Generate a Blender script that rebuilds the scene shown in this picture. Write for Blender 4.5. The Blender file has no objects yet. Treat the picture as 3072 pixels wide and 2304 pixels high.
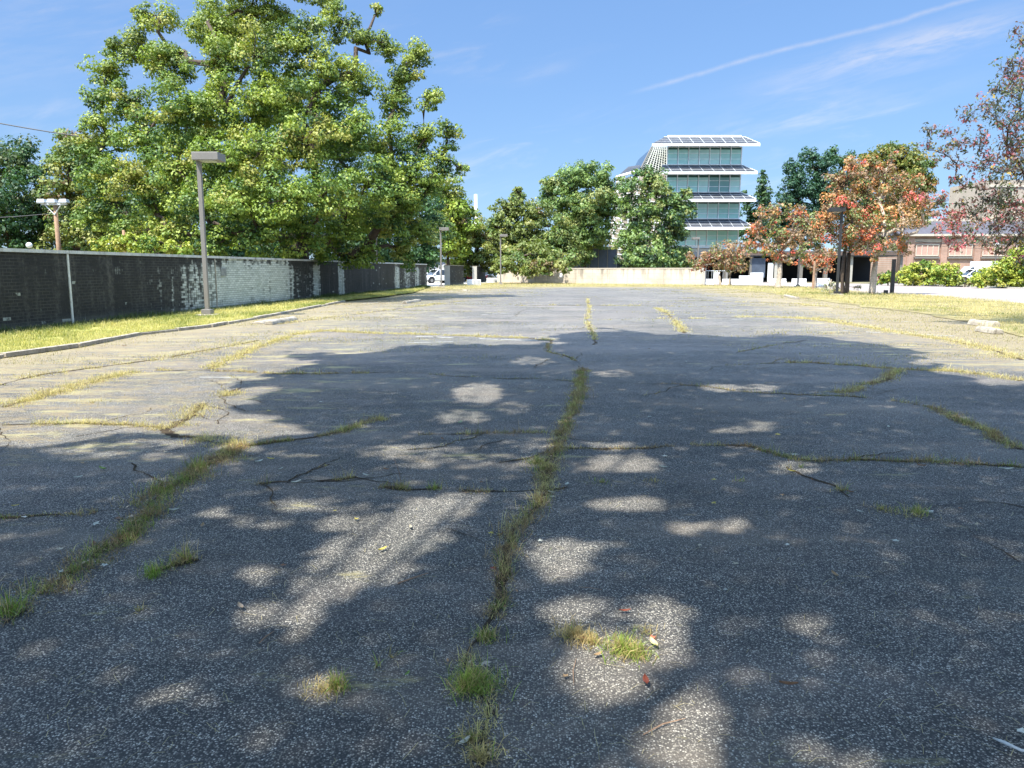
import bpy, math, random
import numpy as np
from math import radians, sin, cos, tan, atan2, pi
from mathutils import Vector, Matrix

SC = bpy.context.scene
COL = SC.collection
rng = np.random.default_rng(7)
random.seed(7)

# ------------------------------------------------------------------ camera
EYE = 1.6
PITCH = radians(8.43)
FPX = 2307.0                      # focal length in pixels of the 3072 wide photograph
cam_d = bpy.data.cameras.new('camera')
cam_d.sensor_width = 36.0
cam_d.lens = 36.0 * FPX / 3072.0
cam_d.clip_start = 0.05
cam_d.clip_end = 5000.0
cam = bpy.data.objects.new('camera', cam_d)
COL.objects.link(cam)
cam.location = (0, 0, EYE)
cam.rotation_euler = (pi / 2 - PITCH, 0, 0)
SC.camera = cam

# ------------------------------------------------------------------ light
SUNV = Vector((-0.36, -0.415, 1.0)).normalized()      # towards the sun
SUN_EL = math.asin(SUNV.z)
SUN_AZ = atan2(SUNV.x, SUNV.y)
sun_d = bpy.data.lights.new('sun', 'SUN')
sun_d.energy = 4.0
sun_d.angle = radians(0.6)
sun_d.color = (1.0, 0.955, 0.86)
sun = bpy.data.objects.new('sun', sun_d)
COL.objects.link(sun)
sun.rotation_euler = (-SUNV).to_track_quat('-Z', 'Y').to_euler()
SC.view_settings.view_transform = 'Standard'
SC.view_settings.look = 'None'
SC.view_settings.gamma = 1.0
SC.view_settings.exposure = 1.35
SC.cycles.max_bounces = 6
SC.cycles.diffuse_bounces = 3
SC.cycles.transmission_bounces = 4
SC.cycles.transparent_max_bounces = 8


# ------------------------------------------------------------------ pixel -> world helpers (world positions of real places)
def ray(x, y):
    u = (x - 1536.0) / FPX
    v = (1152.0 - y) / FPX
    return Vector((u, cos(PITCH) + v * sin(PITCH), -sin(PITCH) + v * cos(PITCH)))


def G(x, y, z=0.0):
    d = ray(x, y)
    t = (z - EYE) / d.z
    return Vector((d.x * t, d.y * t, z))


def P(x, y, Y):
    d = ray(x, y)
    t = Y / d.y
    return Vector((d.x * t, Y, EYE + d.z * t))


def K(x, y):                        # from the 2212 wide view of the photograph
    return G(x * 1.38879, y * 1.38879)


def ydep(Y):                        # row where the ground at depth Y lies
    return 810.0 + 3691.0 / Y


def pix2212(X, Y):
    c, s = cos(PITCH), sin(PITCH)
    zc = Y * c + EYE * s
    yc = Y * s - EYE * c
    return (1536 + FPX * X / zc) / 1.38879, (1152 - FPX * yc / zc) / 1.38879


# ------------------------------------------------------------------ node helpers
class NT:
    def __init__(self, tree):
        self.t = tree

    def n(self, typ, **kw):
        nd = self.t.nodes.new(typ)
        for k, v in kw.items():
            if k == 'i':
                for a, b in v.items():
                    if hasattr(b, 'links') or isinstance(b, bpy.types.NodeSocket):
                        self.t.links.new(b, nd.inputs[a])
                    else:
                        nd.inputs[a].default_value = b
            else:
                setattr(nd, k, v)
        return nd

    def math(self, op, a, b=None, c=None, clamp=False):
        nd = self.t.nodes.new('ShaderNodeMath')
        nd.operation = op
        nd.use_clamp = clamp
        for i, v in enumerate((a, b, c)):
            if v is None:
                continue
            if isinstance(v, bpy.types.NodeSocket):
                self.t.links.new(v, nd.inputs[i])
            else:
                nd.inputs[i].default_value = v
        return nd.outputs[0]

    def mix(self, f, a, b, blend='MIX'):
        nd = self.t.nodes.new('ShaderNodeMix')
        nd.data_type = 'RGBA'
        nd.blend_type = blend
        for idx, v in ((0, f), (6, a), (7, b)):
            if isinstance(v, bpy.types.NodeSocket):
                self.t.links.new(v, nd.inputs[idx])
            elif idx == 0:
                nd.inputs[0].default_value = v
            else:
                nd.inputs[idx].default_value = (*v[:3], 1)
        return nd.outputs[2]

    def ramp(self, f, stops, interp='LINEAR'):
        nd = self.t.nodes.new('ShaderNodeValToRGB')
        cr = nd.color_ramp
        cr.interpolation = interp
        while len(cr.elements) < len(stops):
            cr.elements.new(0.5)
        for e, (p, c) in zip(cr.elements, stops):
            e.position = p
            e.color = (c, c, c, 1) if not hasattr(c, '__len__') else (*c[:3], 1)
        self.t.links.new(f, nd.inputs[0])
        return nd.outputs[0]

    def step(self, v, lo, hi):
        nd = self.t.nodes.new('ShaderNodeMapRange')
        nd.interpolation_type = 'SMOOTHSTEP'
        self.t.links.new(v, nd.inputs[0])
        nd.inputs[1].default_value = lo
        nd.inputs[2].default_value = hi
        return nd.outputs[0]

    def noise(self, vec, scale, detail=4, rough=0.55, dist=0.0):
        nd = self.n('ShaderNodeTexNoise', i={'Scale': scale, 'Detail': detail, 'Roughness': rough, 'Distortion': dist})
        if vec is not None:
            self.t.links.new(vec, nd.inputs['Vector'])
        return nd.outputs[0]

    def vor(self, vec, scale, feature='F1', out=0, rand=1.0):
        nd = self.n('ShaderNodeTexVoronoi', feature=feature, i={'Scale': scale, 'Randomness': rand})
        self.t.links.new(vec, nd.inputs['Vector'])
        return nd.outputs[out]

    def scale(self, vec, s):
        nd = self.n('ShaderNodeMapping', i={'Scale': s})
        self.t.links.new(vec, nd.inputs['Vector'])
        return nd.outputs[0]


def new_mat(name):
    m = bpy.data.materials.new(name)
    m.use_nodes = True
    t = NT(m.node_tree)
    b = m.node_tree.nodes['Principled BSDF']
    b.inputs['Specular IOR Level'].default_value = 0.3
    return m, t, b


def put(t, b, name, v):
    if isinstance(v, bpy.types.NodeSocket):
        t.t.links.new(v, b.inputs[name])
    else:
        b.inputs[name].default_value = v if not hasattr(v, '__len__') else (*v[:3], 1)


def bump(t, b, h, strength, dist):
    nd = t.n('ShaderNodeBump', i={'Strength': strength, 'Distance': dist, 'Height': h})
    t.t.links.new(nd.outputs[0], b.inputs['Normal'])


def simple(name, col, rough=0.7, metal=0.0, var=0.15, nscale=3.0, spec=0.3, stain=None, bumpv=0.0):
    m, t, b = new_mat(name)
    tc = t.n('ShaderNodeTexCoord').outputs['Object']
    n1 = t.noise(tc, nscale, 6, 0.65)
    n2 = t.noise(tc, nscale * 9, 4, 0.6)
    f = t.math('ADD', t.math('MULTIPLY', n1, 0.6), t.math('MULTIPLY', n2, 0.4))
    f = t.step(f, 0.3, 0.7)
    lo = [c * (1 - var) for c in col]
    hi = [min(1, c * (1 + var)) for c in col]
    c = t.mix(f, lo, hi)
    if stain:
        sv = t.noise(t.scale(tc, (1.0, 1.0, 0.18)), nscale * 1.7, 6, 0.7)
        c = t.mix(t.math('MULTIPLY', t.step(sv, 0.5, 0.72), 0.8), c, stain)
    put(t, b, 'Base Color', c)
    b.inputs['Roughness'].default_value = rough
    b.inputs['Metallic'].default_value = metal
    b.inputs['Specular IOR Level'].default_value = spec
    if bumpv:
        bump(t, b, n2, bumpv, 0.01)
    return m


def leaf_material(name, trans=0.35):
    m, t, b = new_mat(name)
    at = t.n('ShaderNodeAttribute', attribute_name='tint').outputs['Color']
    put(t, b, 'Base Color', at)
    b.inputs['Roughness'].default_value = 0.5
    b.inputs['Specular IOR Level'].default_value = 0.3
    tr = t.n('ShaderNodeBsdfTranslucent')
    t.t.links.new(t.mix(1.0, at, (1.5, 1.6, 0.7), 'MULTIPLY'), tr.inputs[0])
    mx = t.n('ShaderNodeMixShader', i={0: trans})
    t.t.links.new(b.outputs[0], mx.inputs[1])
    t.t.links.new(tr.outputs[0], mx.inputs[2])
    t.t.links.new(mx.outputs[0], m.node_tree.nodes['Material Output'].inputs[0])
    return m


# ------------------------------------------------------------------ world: sky with thin clouds far outside
def dirn(x, y):
    return ray(x, y).normalized()


w = bpy.data.worlds.new('World')
SC.world = w
w.use_nodes = True
wt = NT(w.node_tree)
bg = w.node_tree.nodes['Background']
sky = wt.n('ShaderNodeTexSky', sky_type='NISHITA', sun_disc=False, sun_elevation=SUN_EL, sun_rotation=SUN_AZ,
           altitude=100.0, air_density=1.0, dust_density=0.3, ozone_density=2.5)
gen = wt.n('ShaderNodeTexCoord').outputs['Generated']


def wdot(v):
    nd = wt.n('ShaderNodeVectorMath', operation='DOT_PRODUCT')
    w.node_tree.links.new(gen, nd.inputs[0])
    nd.inputs[1].default_value = v
    return nd.outputs['Value']


# contrail along the great circle through two directions
da, db = dirn(1900, 275), dirn(2790, 35)
nrm = da.cross(db).normalized()
tang = (db - da).normalized()
perp = wdot(nrm)
along = wdot(tang)
a0, a1 = da.dot(tang), db.dot(tang)
wob = wt.noise(gen, 9.0, 5, 0.6)
wob2 = wt.noise(gen, 45.0, 4, 0.7)
pp = wt.math('ABSOLUTE', wt.math('ADD', perp, wt.math('MULTIPLY', wt.math('SUBTRACT', wob, 0.5), 0.012)))
tr_m = wt.step(wt.math('MULTIPLY', pp, -1.0), -0.0045, 0.0008)
tr_m = wt.math('MULTIPLY', tr_m, wt.step(along, a0 - 0.02, a0 + 0.06))
tr_m = wt.math('MULTIPLY', tr_m, wt.math('ADD', 0.1, wt.math('MULTIPLY', wob2, 0.95)))
# wispy cirrus stretched along the same direction
comb = wt.n('ShaderNodeCombineXYZ')
w.node_tree.links.new(wt.math('MULTIPLY', along, 3.2), comb.inputs[0])
w.node_tree.links.new(wt.math('MULTIPLY', perp, 16.0), comb.inputs[1])
third = nrm.cross(tang).normalized()
w.node_tree.links.new(wt.math('MULTIPLY', wdot(third), 3.0), comb.inputs[2])
cir = wt.noise(comb.outputs[0], 2.1, 7, 0.62, 0.4)
cir = wt.step(cir, 0.50, 0.78)
cir2 = wt.step(wt.noise(comb.outputs[0], 0.8, 3, 0.5), 0.42, 0.66)
cir = wt.math('MULTIPLY', wt.math('MULTIPLY', cir, cir2), 0.55)


def blob(x, y, ca, sa, cb, power=1.0):
    d0 = dirn(x, y)
    al, pe = d0.dot(tang), d0.dot(nrm)
    e1 = wt.math('DIVIDE', wt.math('SUBTRACT', along, al), ca)
    e2 = wt.math('DIVIDE', wt.math('SUBTRACT', perp, pe), cb)
    r2 = wt.math('ADD', wt.math('MULTIPLY', e1, e1), wt.math('MULTIPLY', e2, e2))
    g_ = wt.math('EXPONENT', wt.math('MULTIPLY', r2, -1.0))
    tex = wt.noise(comb.outputs[0], 3.5, 6, 0.65, 0.3)
    return wt.math('MULTIPLY', wt.math('MULTIPLY', g_, wt.step(tex, 0.3, 0.72)), sa)


cl = wt.math('MAXIMUM', tr_m, cir)
for args in ((2620, 165, .10, .85, .014), (2900, 100, .07, .9, .013), (1625, 218, .03, .35, .008), (2480, 345, .13, .3, .012), (120, 90, .12, .22, .05), (2330, 330, .1, .18, .02), (650, 20, .2, .15, .05)):
    cl = wt.math('ADD', cl, blob(*args))
cl = wt.math('MINIMUM', cl, 0.85)
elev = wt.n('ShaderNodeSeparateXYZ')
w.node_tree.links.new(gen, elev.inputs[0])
lift = wt.ramp(elev.outputs[2], [(0.0, (0.088, 0.136, 0.25)), (0.06, (0.091, 0.121, 0.185)), (0.12, (0.106, 0.133, 0.183)), (0.32, (0.152, 0.187, 0.24)), (0.55, (0.74, 0.74, 0.74)), (1.0, (1.6, 1.5, 1.4))])  # sky dimmed low down and brightened overhead, added to lift the shade
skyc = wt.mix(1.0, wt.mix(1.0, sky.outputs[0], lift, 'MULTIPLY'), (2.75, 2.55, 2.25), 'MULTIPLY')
# the cloud is white in the sky's own light: as bright as about twice the sky
gray = wt.n('ShaderNodeRGBToBW')
w.node_tree.links.new(skyc, gray.inputs[0])
cc = wt.n('ShaderNodeCombineColor')
for k, s_ in enumerate((1.55, 1.62, 1.9)):
    w.node_tree.links.new(wt.math('MULTIPLY', gray.outputs[0], s_), cc.inputs[k])
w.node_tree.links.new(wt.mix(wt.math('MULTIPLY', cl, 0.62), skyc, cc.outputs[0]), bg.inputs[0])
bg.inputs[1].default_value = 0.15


# ------------------------------------------------------------------ object helpers
def tag(o, label=None, cat=None, group=None, kind=None):
    if label:
        o['label'] = label
    if cat:
        o['category'] = cat
    if group:
        o['group'] = group
    if kind:
        o['kind'] = kind
    return o


def empty(name, loc=(0, 0, 0), rz=0.0):
    o = bpy.data.objects.new(name, None)
    o.empty_display_size = 0.2
    COL.objects.link(o)
    o.location = loc
    o.rotation_euler = (0, 0, rz)
    return o


def mesh_obj(name, verts, faces, mat, parent=None, smooth=False, mats=None, midx=None):
    me = bpy.data.meshes.new(name)
    me.from_pydata([tuple(v) for v in verts], [], [tuple(f) for f in faces])
    for m in (mats or [mat]):
        me.materials.append(m)
    if midx is not None:
        me.polygons.foreach_set('material_index', midx)
    if smooth:
        me.polygons.foreach_set('use_smooth', [True] * len(me.polygons))
    me.update()
    o = bpy.data.objects.new(name, me)
    COL.objects.link(o)
    if parent is not None:
        o.parent = parent
    return o


def np_quads(name, V, colors, mat, parent=None, tri=False):
    """V: (n,k,3) one face per row, colors (n,3)."""
    n, k = V.shape[0], V.shape[1]
    me = bpy.data.meshes.new(name)
    me.vertices.add(n * k)
    me.vertices.foreach_set('co', V.reshape(-1).astype(np.float32))
    me.loops.add(n * k)
    me.loops.foreach_set('vertex_index', np.arange(n * k, dtype=np.int32))
    me.polygons.add(n)
    me.polygons.foreach_set('loop_start', np.arange(0, n * k, k, dtype=np.int32))
    me.polygons.foreach_set('loop_total', np.full(n, k, dtype=np.int32))
    me.materials.append(mat)
    at = me.color_attributes.new('tint', 'FLOAT_COLOR', 'POINT')
    c4 = np.ones((n, k, 4), np.float32)
    c4[:, :, :3] = colors[:, None, :]
    at.data.foreach_set('color', c4.reshape(-1))
    me.update()
    me.validate()
    o = bpy.data.objects.new(name, me)
    COL.objects.link(o)
    if parent is not None:
        o.parent = parent
    return o


class MB:
    def __init__(self):
        self.v, self.f = [], []

    def box(self, c, s, rz=0.0, taper=1.0):
        x, y, z = c
        hx, hy, hz = s[0] / 2, s[1] / 2, s[2] / 2
        b = len(self.v)
        for dz, k in ((-hz, 1.0), (hz, taper)):
            for dx, dy in ((-hx, -hy), (hx, -hy), (hx, hy), (-hx, hy)):
                dx *= k
                dy *= k
                self.v.append((x + dx * cos(rz) - dy * sin(rz), y + dx * sin(rz) + dy * cos(rz), z + dz))
        self.f += [(b, b + 3, b + 2, b + 1), (b + 4, b + 5, b + 6, b + 7), (b, b + 1, b + 5, b + 4),
                   (b + 1, b + 2, b + 6, b + 5), (b + 2, b + 3, b + 7, b + 6), (b + 3, b, b + 4, b + 7)]
        return self

    def tube(self, pts, rad, n=8, cap=True):
        pts = [Vector(p) for p in pts]
        if not hasattr(rad, '__len__'):
            rad = [rad] * len(pts)
        b = len(self.v)
        for i, p in enumerate(pts):
            d = (pts[min(i + 1, len(pts) - 1)] - pts[max(i - 1, 0)]).normalized()
            a = d.cross(Vector((0, 0, 1)))
            if a.length < 0.05:
                a = d.cross(Vector((0, 1, 0)))
            a.normalize()
            e = d.cross(a).normalized()
            for k in range(n):
                th = 2 * pi * k / n
                self.v.append(tuple(p + (a * cos(th) + e * sin(th)) * rad[i]))
        for i in range(len(pts) - 1):
            for k in range(n):
                k2 = (k + 1) % n
                self.f.append((b + i * n + k, b + i * n + k2, b + (i + 1) * n + k2, b + (i + 1) * n + k))
        if cap:
            self.f.append(tuple(b + k for k in range(n))[::-1])
            self.f.append(tuple(b + (len(pts) - 1) * n + k for k in range(n)))
        return self

    def prism(self, outline, y0, y1, axis='y'):
        """outline: list of (x,z); extruded along y."""
        b, n = len(self.v), len(outline)
        for yy in (y0, y1):
            for (x, z) in outline:
                self.v.append((x, yy, z) if axis == 'y' else (yy, x, z))
        self.f.append(tuple(range(b, b + n)))
        self.f.append(tuple(range(b + n, b + 2 * n))[::-1])
        for k in range(n):
            k2 = (k + 1) % n
            self.f.append((b + k, b + n + k, b + n + k2, b + k2))
        return self

    def quad(self, *p):
        b = len(self.v)
        self.v += [tuple(q) for q in p]
        self.f.append(tuple(range(b, b + len(p))))
        return self

    def build(self, name, mat, parent=None, smooth=False, bevel=0.0):
        o = mesh_obj(name, self.v, self.f, mat, parent, smooth)
        if bevel:
            md = o.modifiers.new('bevel', 'BEVEL')
            md.width = bevel
            md.segments = 2
            md.limit_method = 'ANGLE'
        return o


def copy_tree(o, parent=None):
    c = o.copy()
    COL.objects.link(c)
    c.parent = parent
    for ch in list(o.children):
        copy_tree(ch, c)
    return c


def in_poly(px, py, poly):
    px, py = np.asarray(px), np.asarray(py)
    ins = np.zeros(px.shape, bool)
    n = len(poly)
    for i in range(n):
        x1, y1 = poly[i][0], poly[i][1]
        x2, y2 = poly[(i + 1) % n][0], poly[(i + 1) % n][1]
        c = ((y1 > py) != (y2 > py)) & (px < (x2 - x1) * (py - y1) / ((y2 - y1) + 1e-12) + x1)
        ins ^= c
    return ins


def seg_dist(px, py, line):
    d = np.full(np.shape(px), 1e9)
    for (a, b) in zip(line[:-1], line[1:]):
        ax, ay, bx, by = a[0], a[1], b[0], b[1]
        L = (bx - ax) ** 2 + (by - ay) ** 2 + 1e-9
        t = np.clip(((px - ax) * (bx - ax) + (py - ay) * (by - ay)) / L, 0, 1)
        d = np.minimum(d, np.hypot(px - ax - t * (bx - ax), py - ay - t * (by - ay)))
    return d


def vnoise(x, y, s, seed=0):
    """smooth value noise, numpy"""
    x = np.asarray(x) / s + seed * 17.3
    y = np.asarray(y) / s + seed * 9.1
    xi, yi = np.floor(x), np.floor(y)
    fx, fy = x - xi, y - yi
    fx, fy = fx * fx * (3 - 2 * fx), fy * fy * (3 - 2 * fy)

    def h(a, b):
        v = np.sin(a * 127.1 + b * 311.7 + seed) * 43758.5453
        return v - np.floor(v)
    return (h(xi, yi) * (1 - fx) + h(xi + 1, yi) * fx) * (1 - fy) + (h(xi, yi + 1) * (1 - fx) + h(xi + 1, yi + 1) * fx) * fy


#==MATERIALS==
# asphalt -----------------------------------------------------------
def asphalt_mat():
    m, t, b = new_mat('weathered_asphalt')
    tc = t.n('ShaderNodeTexCoord').outputs['Object']
    litter = t.n('ShaderNodeAttribute', attribute_name='litter').outputs['Fac']
    cellv = t.n('ShaderNodeTexVoronoi', i={'Scale': 125.0})
    t.t.links.new(tc, cellv.inputs['Vector'])
    sep = t.n('ShaderNodeSeparateColor')
    t.t.links.new(cellv.outputs['Color'], sep.inputs[0])
    d = cellv.outputs['Distance']
    stone = t.step(t.math('MULTIPLY', d, -1.0), -0.62, -0.30)
    big = t.noise(tc, 0.35, 5, 0.6)
    mid = t.noise(tc, 2.6, 5, 0.65)
    bright = t.ramp(sep.outputs[0], [(0.0, (0.07, 0.067, 0.062)), (0.35, (0.16, 0.15, 0.133)), (0.68, (0.27, 0.252, 0.215)), (0.88, (0.42, 0.395, 0.335)), (1.0, (0.62, 0.59, 0.52))])
    c = t.mix(stone, (0.05, 0.05, 0.05), bright)
    fine = t.noise(tc, 330.0, 2, 0.6)
    c = t.mix(1.0, c, t.ramp(fine, [(0.3, 0.72), (0.7, 1.28)]), 'MULTIPLY')
    tone = t.math('ADD', t.math('MULTIPLY', big, 0.55), t.math('MULTIPLY', mid, 0.45))
    c = t.mix(1.0, c, t.ramp(tone, [(0.34, 0.66), (0.66, 1.36)]), 'MULTIPLY')
    # pale sandy dust in broad bands
    dust = t.step(t.noise(t.scale(tc, (0.35, 0.9, 1.0)), 0.7, 7, 0.65), 0.46, 0.70)
    c = t.mix(t.math('MULTIPLY', dust, 0.45), c, (0.27, 0.225, 0.18))
    c = t.mix(1.0, c, (1.04, 1.04, 1.03), 'MULTIPLY')
    pk = t.noise(t.scale(tc, (0.16, 0.5, 1.0)), 1.0, 6, 0.6)
    c = t.mix(t.math('MULTIPLY', t.step(pk, 0.52, 0.66), 0.22), c, (0.32, 0.27, 0.235))
    c = t.mix(t.math('MULTIPLY', t.step(t.math('MULTIPLY', pk, -1.0), -0.46, -0.34), 0.30), c, (0.13, 0.14, 0.125))
    oil = t.step(t.noise(tc, 0.9, 3, 0.55, 0.8), 0.66, 0.76)
    c = t.mix(t.math('MULTIPLY', oil, 0.45), c, (0.05, 0.05, 0.052))
    weed = t.step(t.math('ADD', t.noise(t.scale(tc, (0.5, 1.5, 1.0)), 1.6, 8, 0.75), t.math('MULTIPLY', litter, 0.16)), 0.60, 0.68)
    c = t.mix(t.math('MULTIPLY', weed, 0.55), c, (0.42, 0.37, 0.17))
    # faded smooth dark sealer patches
    pat = t.step(t.noise(tc, 0.17, 2, 0.4, 0.6), 0.60, 0.68)
    c = t.mix(t.math('MULTIPLY', pat, 0.35), c, (0.09, 0.09, 0.092))
    # dry straw and grit where the attribute says
    ln = t.noise(t.scale(tc, (1.0, 1.6, 1.0)), 3.0, 8, 0.72)
    ln2 = t.noise(tc, 26.0, 4, 0.7)
    lm = t.math('ADD', t.math('MULTIPLY', ln, 0.7), t.math('MULTIPLY', ln2, 0.3))
    lf = t.step(t.math('ADD', lm, t.math('MULTIPLY', litter, 0.25)), 0.60, 0.70)
    straw = t.ramp(t.noise(tc, 55.0, 3, 0.7), [(0.3, (0.11, 0.085, 0.055)), (0.5, (0.24, 0.19, 0.115)), (0.72, (0.36, 0.31, 0.17))])
    c = t.mix(t.math('MULTIPLY', lf, 0.82), c, straw)
    put(t, b, 'Base Color', c)
    b.inputs['Roughness'].default_value = 0.82
    b.inputs['Specular IOR Level'].default_value = 0.25
    h = t.math('ADD', t.math('MULTIPLY', stone, 0.8), t.math('MULTIPLY', fine, 0.4))
    bump(t, b, h, 0.55, 0.006)
    return m


def ground_mat(name, cols, s1=0.6, s2=14.0, bumpd=0.02):
    m, t, b = new_mat(name)
    tc = t.n('ShaderNodeTexCoord').outputs['Object']
    f = t.math('ADD', t.math('MULTIPLY', t.noise(tc, s1, 6, 0.65), 0.5), t.math('MULTIPLY', t.noise(tc, s2, 5, 0.75), 0.5))
    k = len(cols)
    c = t.ramp(f, [(0.32 + 0.36 * i / (k - 1), cols[i]) for i in range(k)])
    put(t, b, 'Base Color', c)
    b.inputs['Roughness'].default_value = 0.95
    b.inputs['Specular IOR Level'].default_value = 0.1
    bump(t, b, t.noise(tc, s2 * 2, 5, 0.8), 0.7, bumpd)
    return m


M = {}
M['asphalt'] = asphalt_mat()
M['lawn'] = ground_mat('dry_lawn_soil', [(0.07, 0.08, 0.02), (0.20, 0.21, 0.05), (0.34, 0.32, 0.09), (0.42, 0.37, 0.14)])
M['lawn2'] = ground_mat('straw_lawn_soil', [(0.07, 0.055, 0.03), (0.17, 0.14, 0.07), (0.30, 0.26, 0.12), (0.42, 0.36, 0.18)])
M['earth'] = ground_mat('far_ground', [(0.1, 0.09, 0.05), (0.2, 0.18, 0.1), (0.3, 0.27, 0.17)])
M['road'] = ground_mat('pale_road', [(0.20, 0.165, 0.145), (0.27, 0.23, 0.205), (0.35, 0.30, 0.27)], 0.25, 4.0, 0.003)
M['dirt'] = ground_mat('crack_dirt', [(0.02, 0.016, 0.012), (0.06, 0.045, 0.03), (0.13, 0.1, 0.06)], 3.0, 40.0, 0.01)
M['kerb'] = simple('kerb_concrete', (0.33, 0.29, 0.225), 0.9, var=0.4, nscale=4, stain=(0.08, 0.07, 0.05), bumpv=0.6)
M['paleconc'] = simple('pale_concrete', (0.42, 0.40, 0.35), 0.9, var=0.12, nscale=2, bumpv=0.2)
M['white'] = simple('white_barrier', (0.78, 0.78, 0.76), 0.8, var=0.06)
M['faded'] = simple('faded_line_paint', (0.38, 0.37, 0.34), 0.9, var=0.5, nscale=9)
M['bronze'] = simple('bronze_paint', (0.19, 0.175, 0.155), 0.42, 0.0, 0.08, 2.0, 0.5)
M['darkpole'] = simple('dark_pole_paint', (0.03, 0.03, 0.03), 0.5, spec=0.4)
M['lens'] = simple('lamp_lens', (0.5, 0.5, 0.47), 0.25, spec=0.5)
M['galv'] = simple('galvanised_steel', (0.55, 0.56, 0.56), 0.45, 0.3)
M['wood'] = simple('pole_wood', (0.30, 0.19, 0.12), 0.85, var=0.35, nscale=5)
M['bark'] = simple('bark_dark', (0.075, 0.055, 0.04), 0.9, var=0.4, nscale=6, bumpv=1.0)
M['bark_pale'] = simple('bark_pale', (0.40, 0.33, 0.25), 0.9, var=0.45, nscale=7, bumpv=1.0)
M['leaf'] = leaf_material('leaf', 0.22)
M['dryleaf'] = leaf_material('fallen_leaf', 0.1)
M['grass'] = leaf_material('grass_blade', 0.3)
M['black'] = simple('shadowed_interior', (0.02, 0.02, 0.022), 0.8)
M['slate'] = simple('slate_roof', (0.085, 0.08, 0.09), 0.7, var=0.2, nscale=1.5)
M['beige'] = simple('beige_panel', (0.40, 0.34, 0.27), 0.9, var=0.12, nscale=0.6)
M['trimst'] = simple('stone_trim', (0.52, 0.46, 0.37), 0.9, var=0.1)
M['mullion'] = simple('mullion_white', (0.86, 0.9, 0.88), 0.5)
M['fascia'] = simple('fascia_white', (0.85, 0.86, 0.85), 0.5, var=0.04)
M['pv'] = simple('solar_glass', (0.06, 0.065, 0.075), 0.65, spec=0.1, var=0.3, nscale=0.5)
M['bluewall'] = simple('blue_grey_metal', (0.075, 0.095, 0.13), 0.55, var=0.25, nscale=0.8)
M['rubber'] = simple('tyre_rubber', (0.02, 0.02, 0.02), 0.85)
M['rim'] = simple('wheel_rim', (0.35, 0.35, 0.36), 0.35, 0.7)
M['glassdark'] = simple('car_glass', (0.03, 0.04, 0.05), 0.06, spec=0.8)
M['plastic'] = simple('black_trim', (0.03, 0.03, 0.032), 0.6)
M['light'] = simple('headlight', (0.7, 0.7, 0.72), 0.1, spec=0.8)
M['redlight'] = simple('tail_light', (0.35, 0.02, 0.02), 0.2, spec=0.6)
for nm, c in (('car_white', (0.78, 0.79, 0.8)), ('car_red', (0.42, 0.05, 0.05)), ('car_blue', (0.03, 0.04, 0.13)), ('car_grey', (0.35, 0.38, 0.42))):
    M[nm] = simple(nm, c, 0.25, 0.1, 0.03, spec=0.6)


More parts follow.
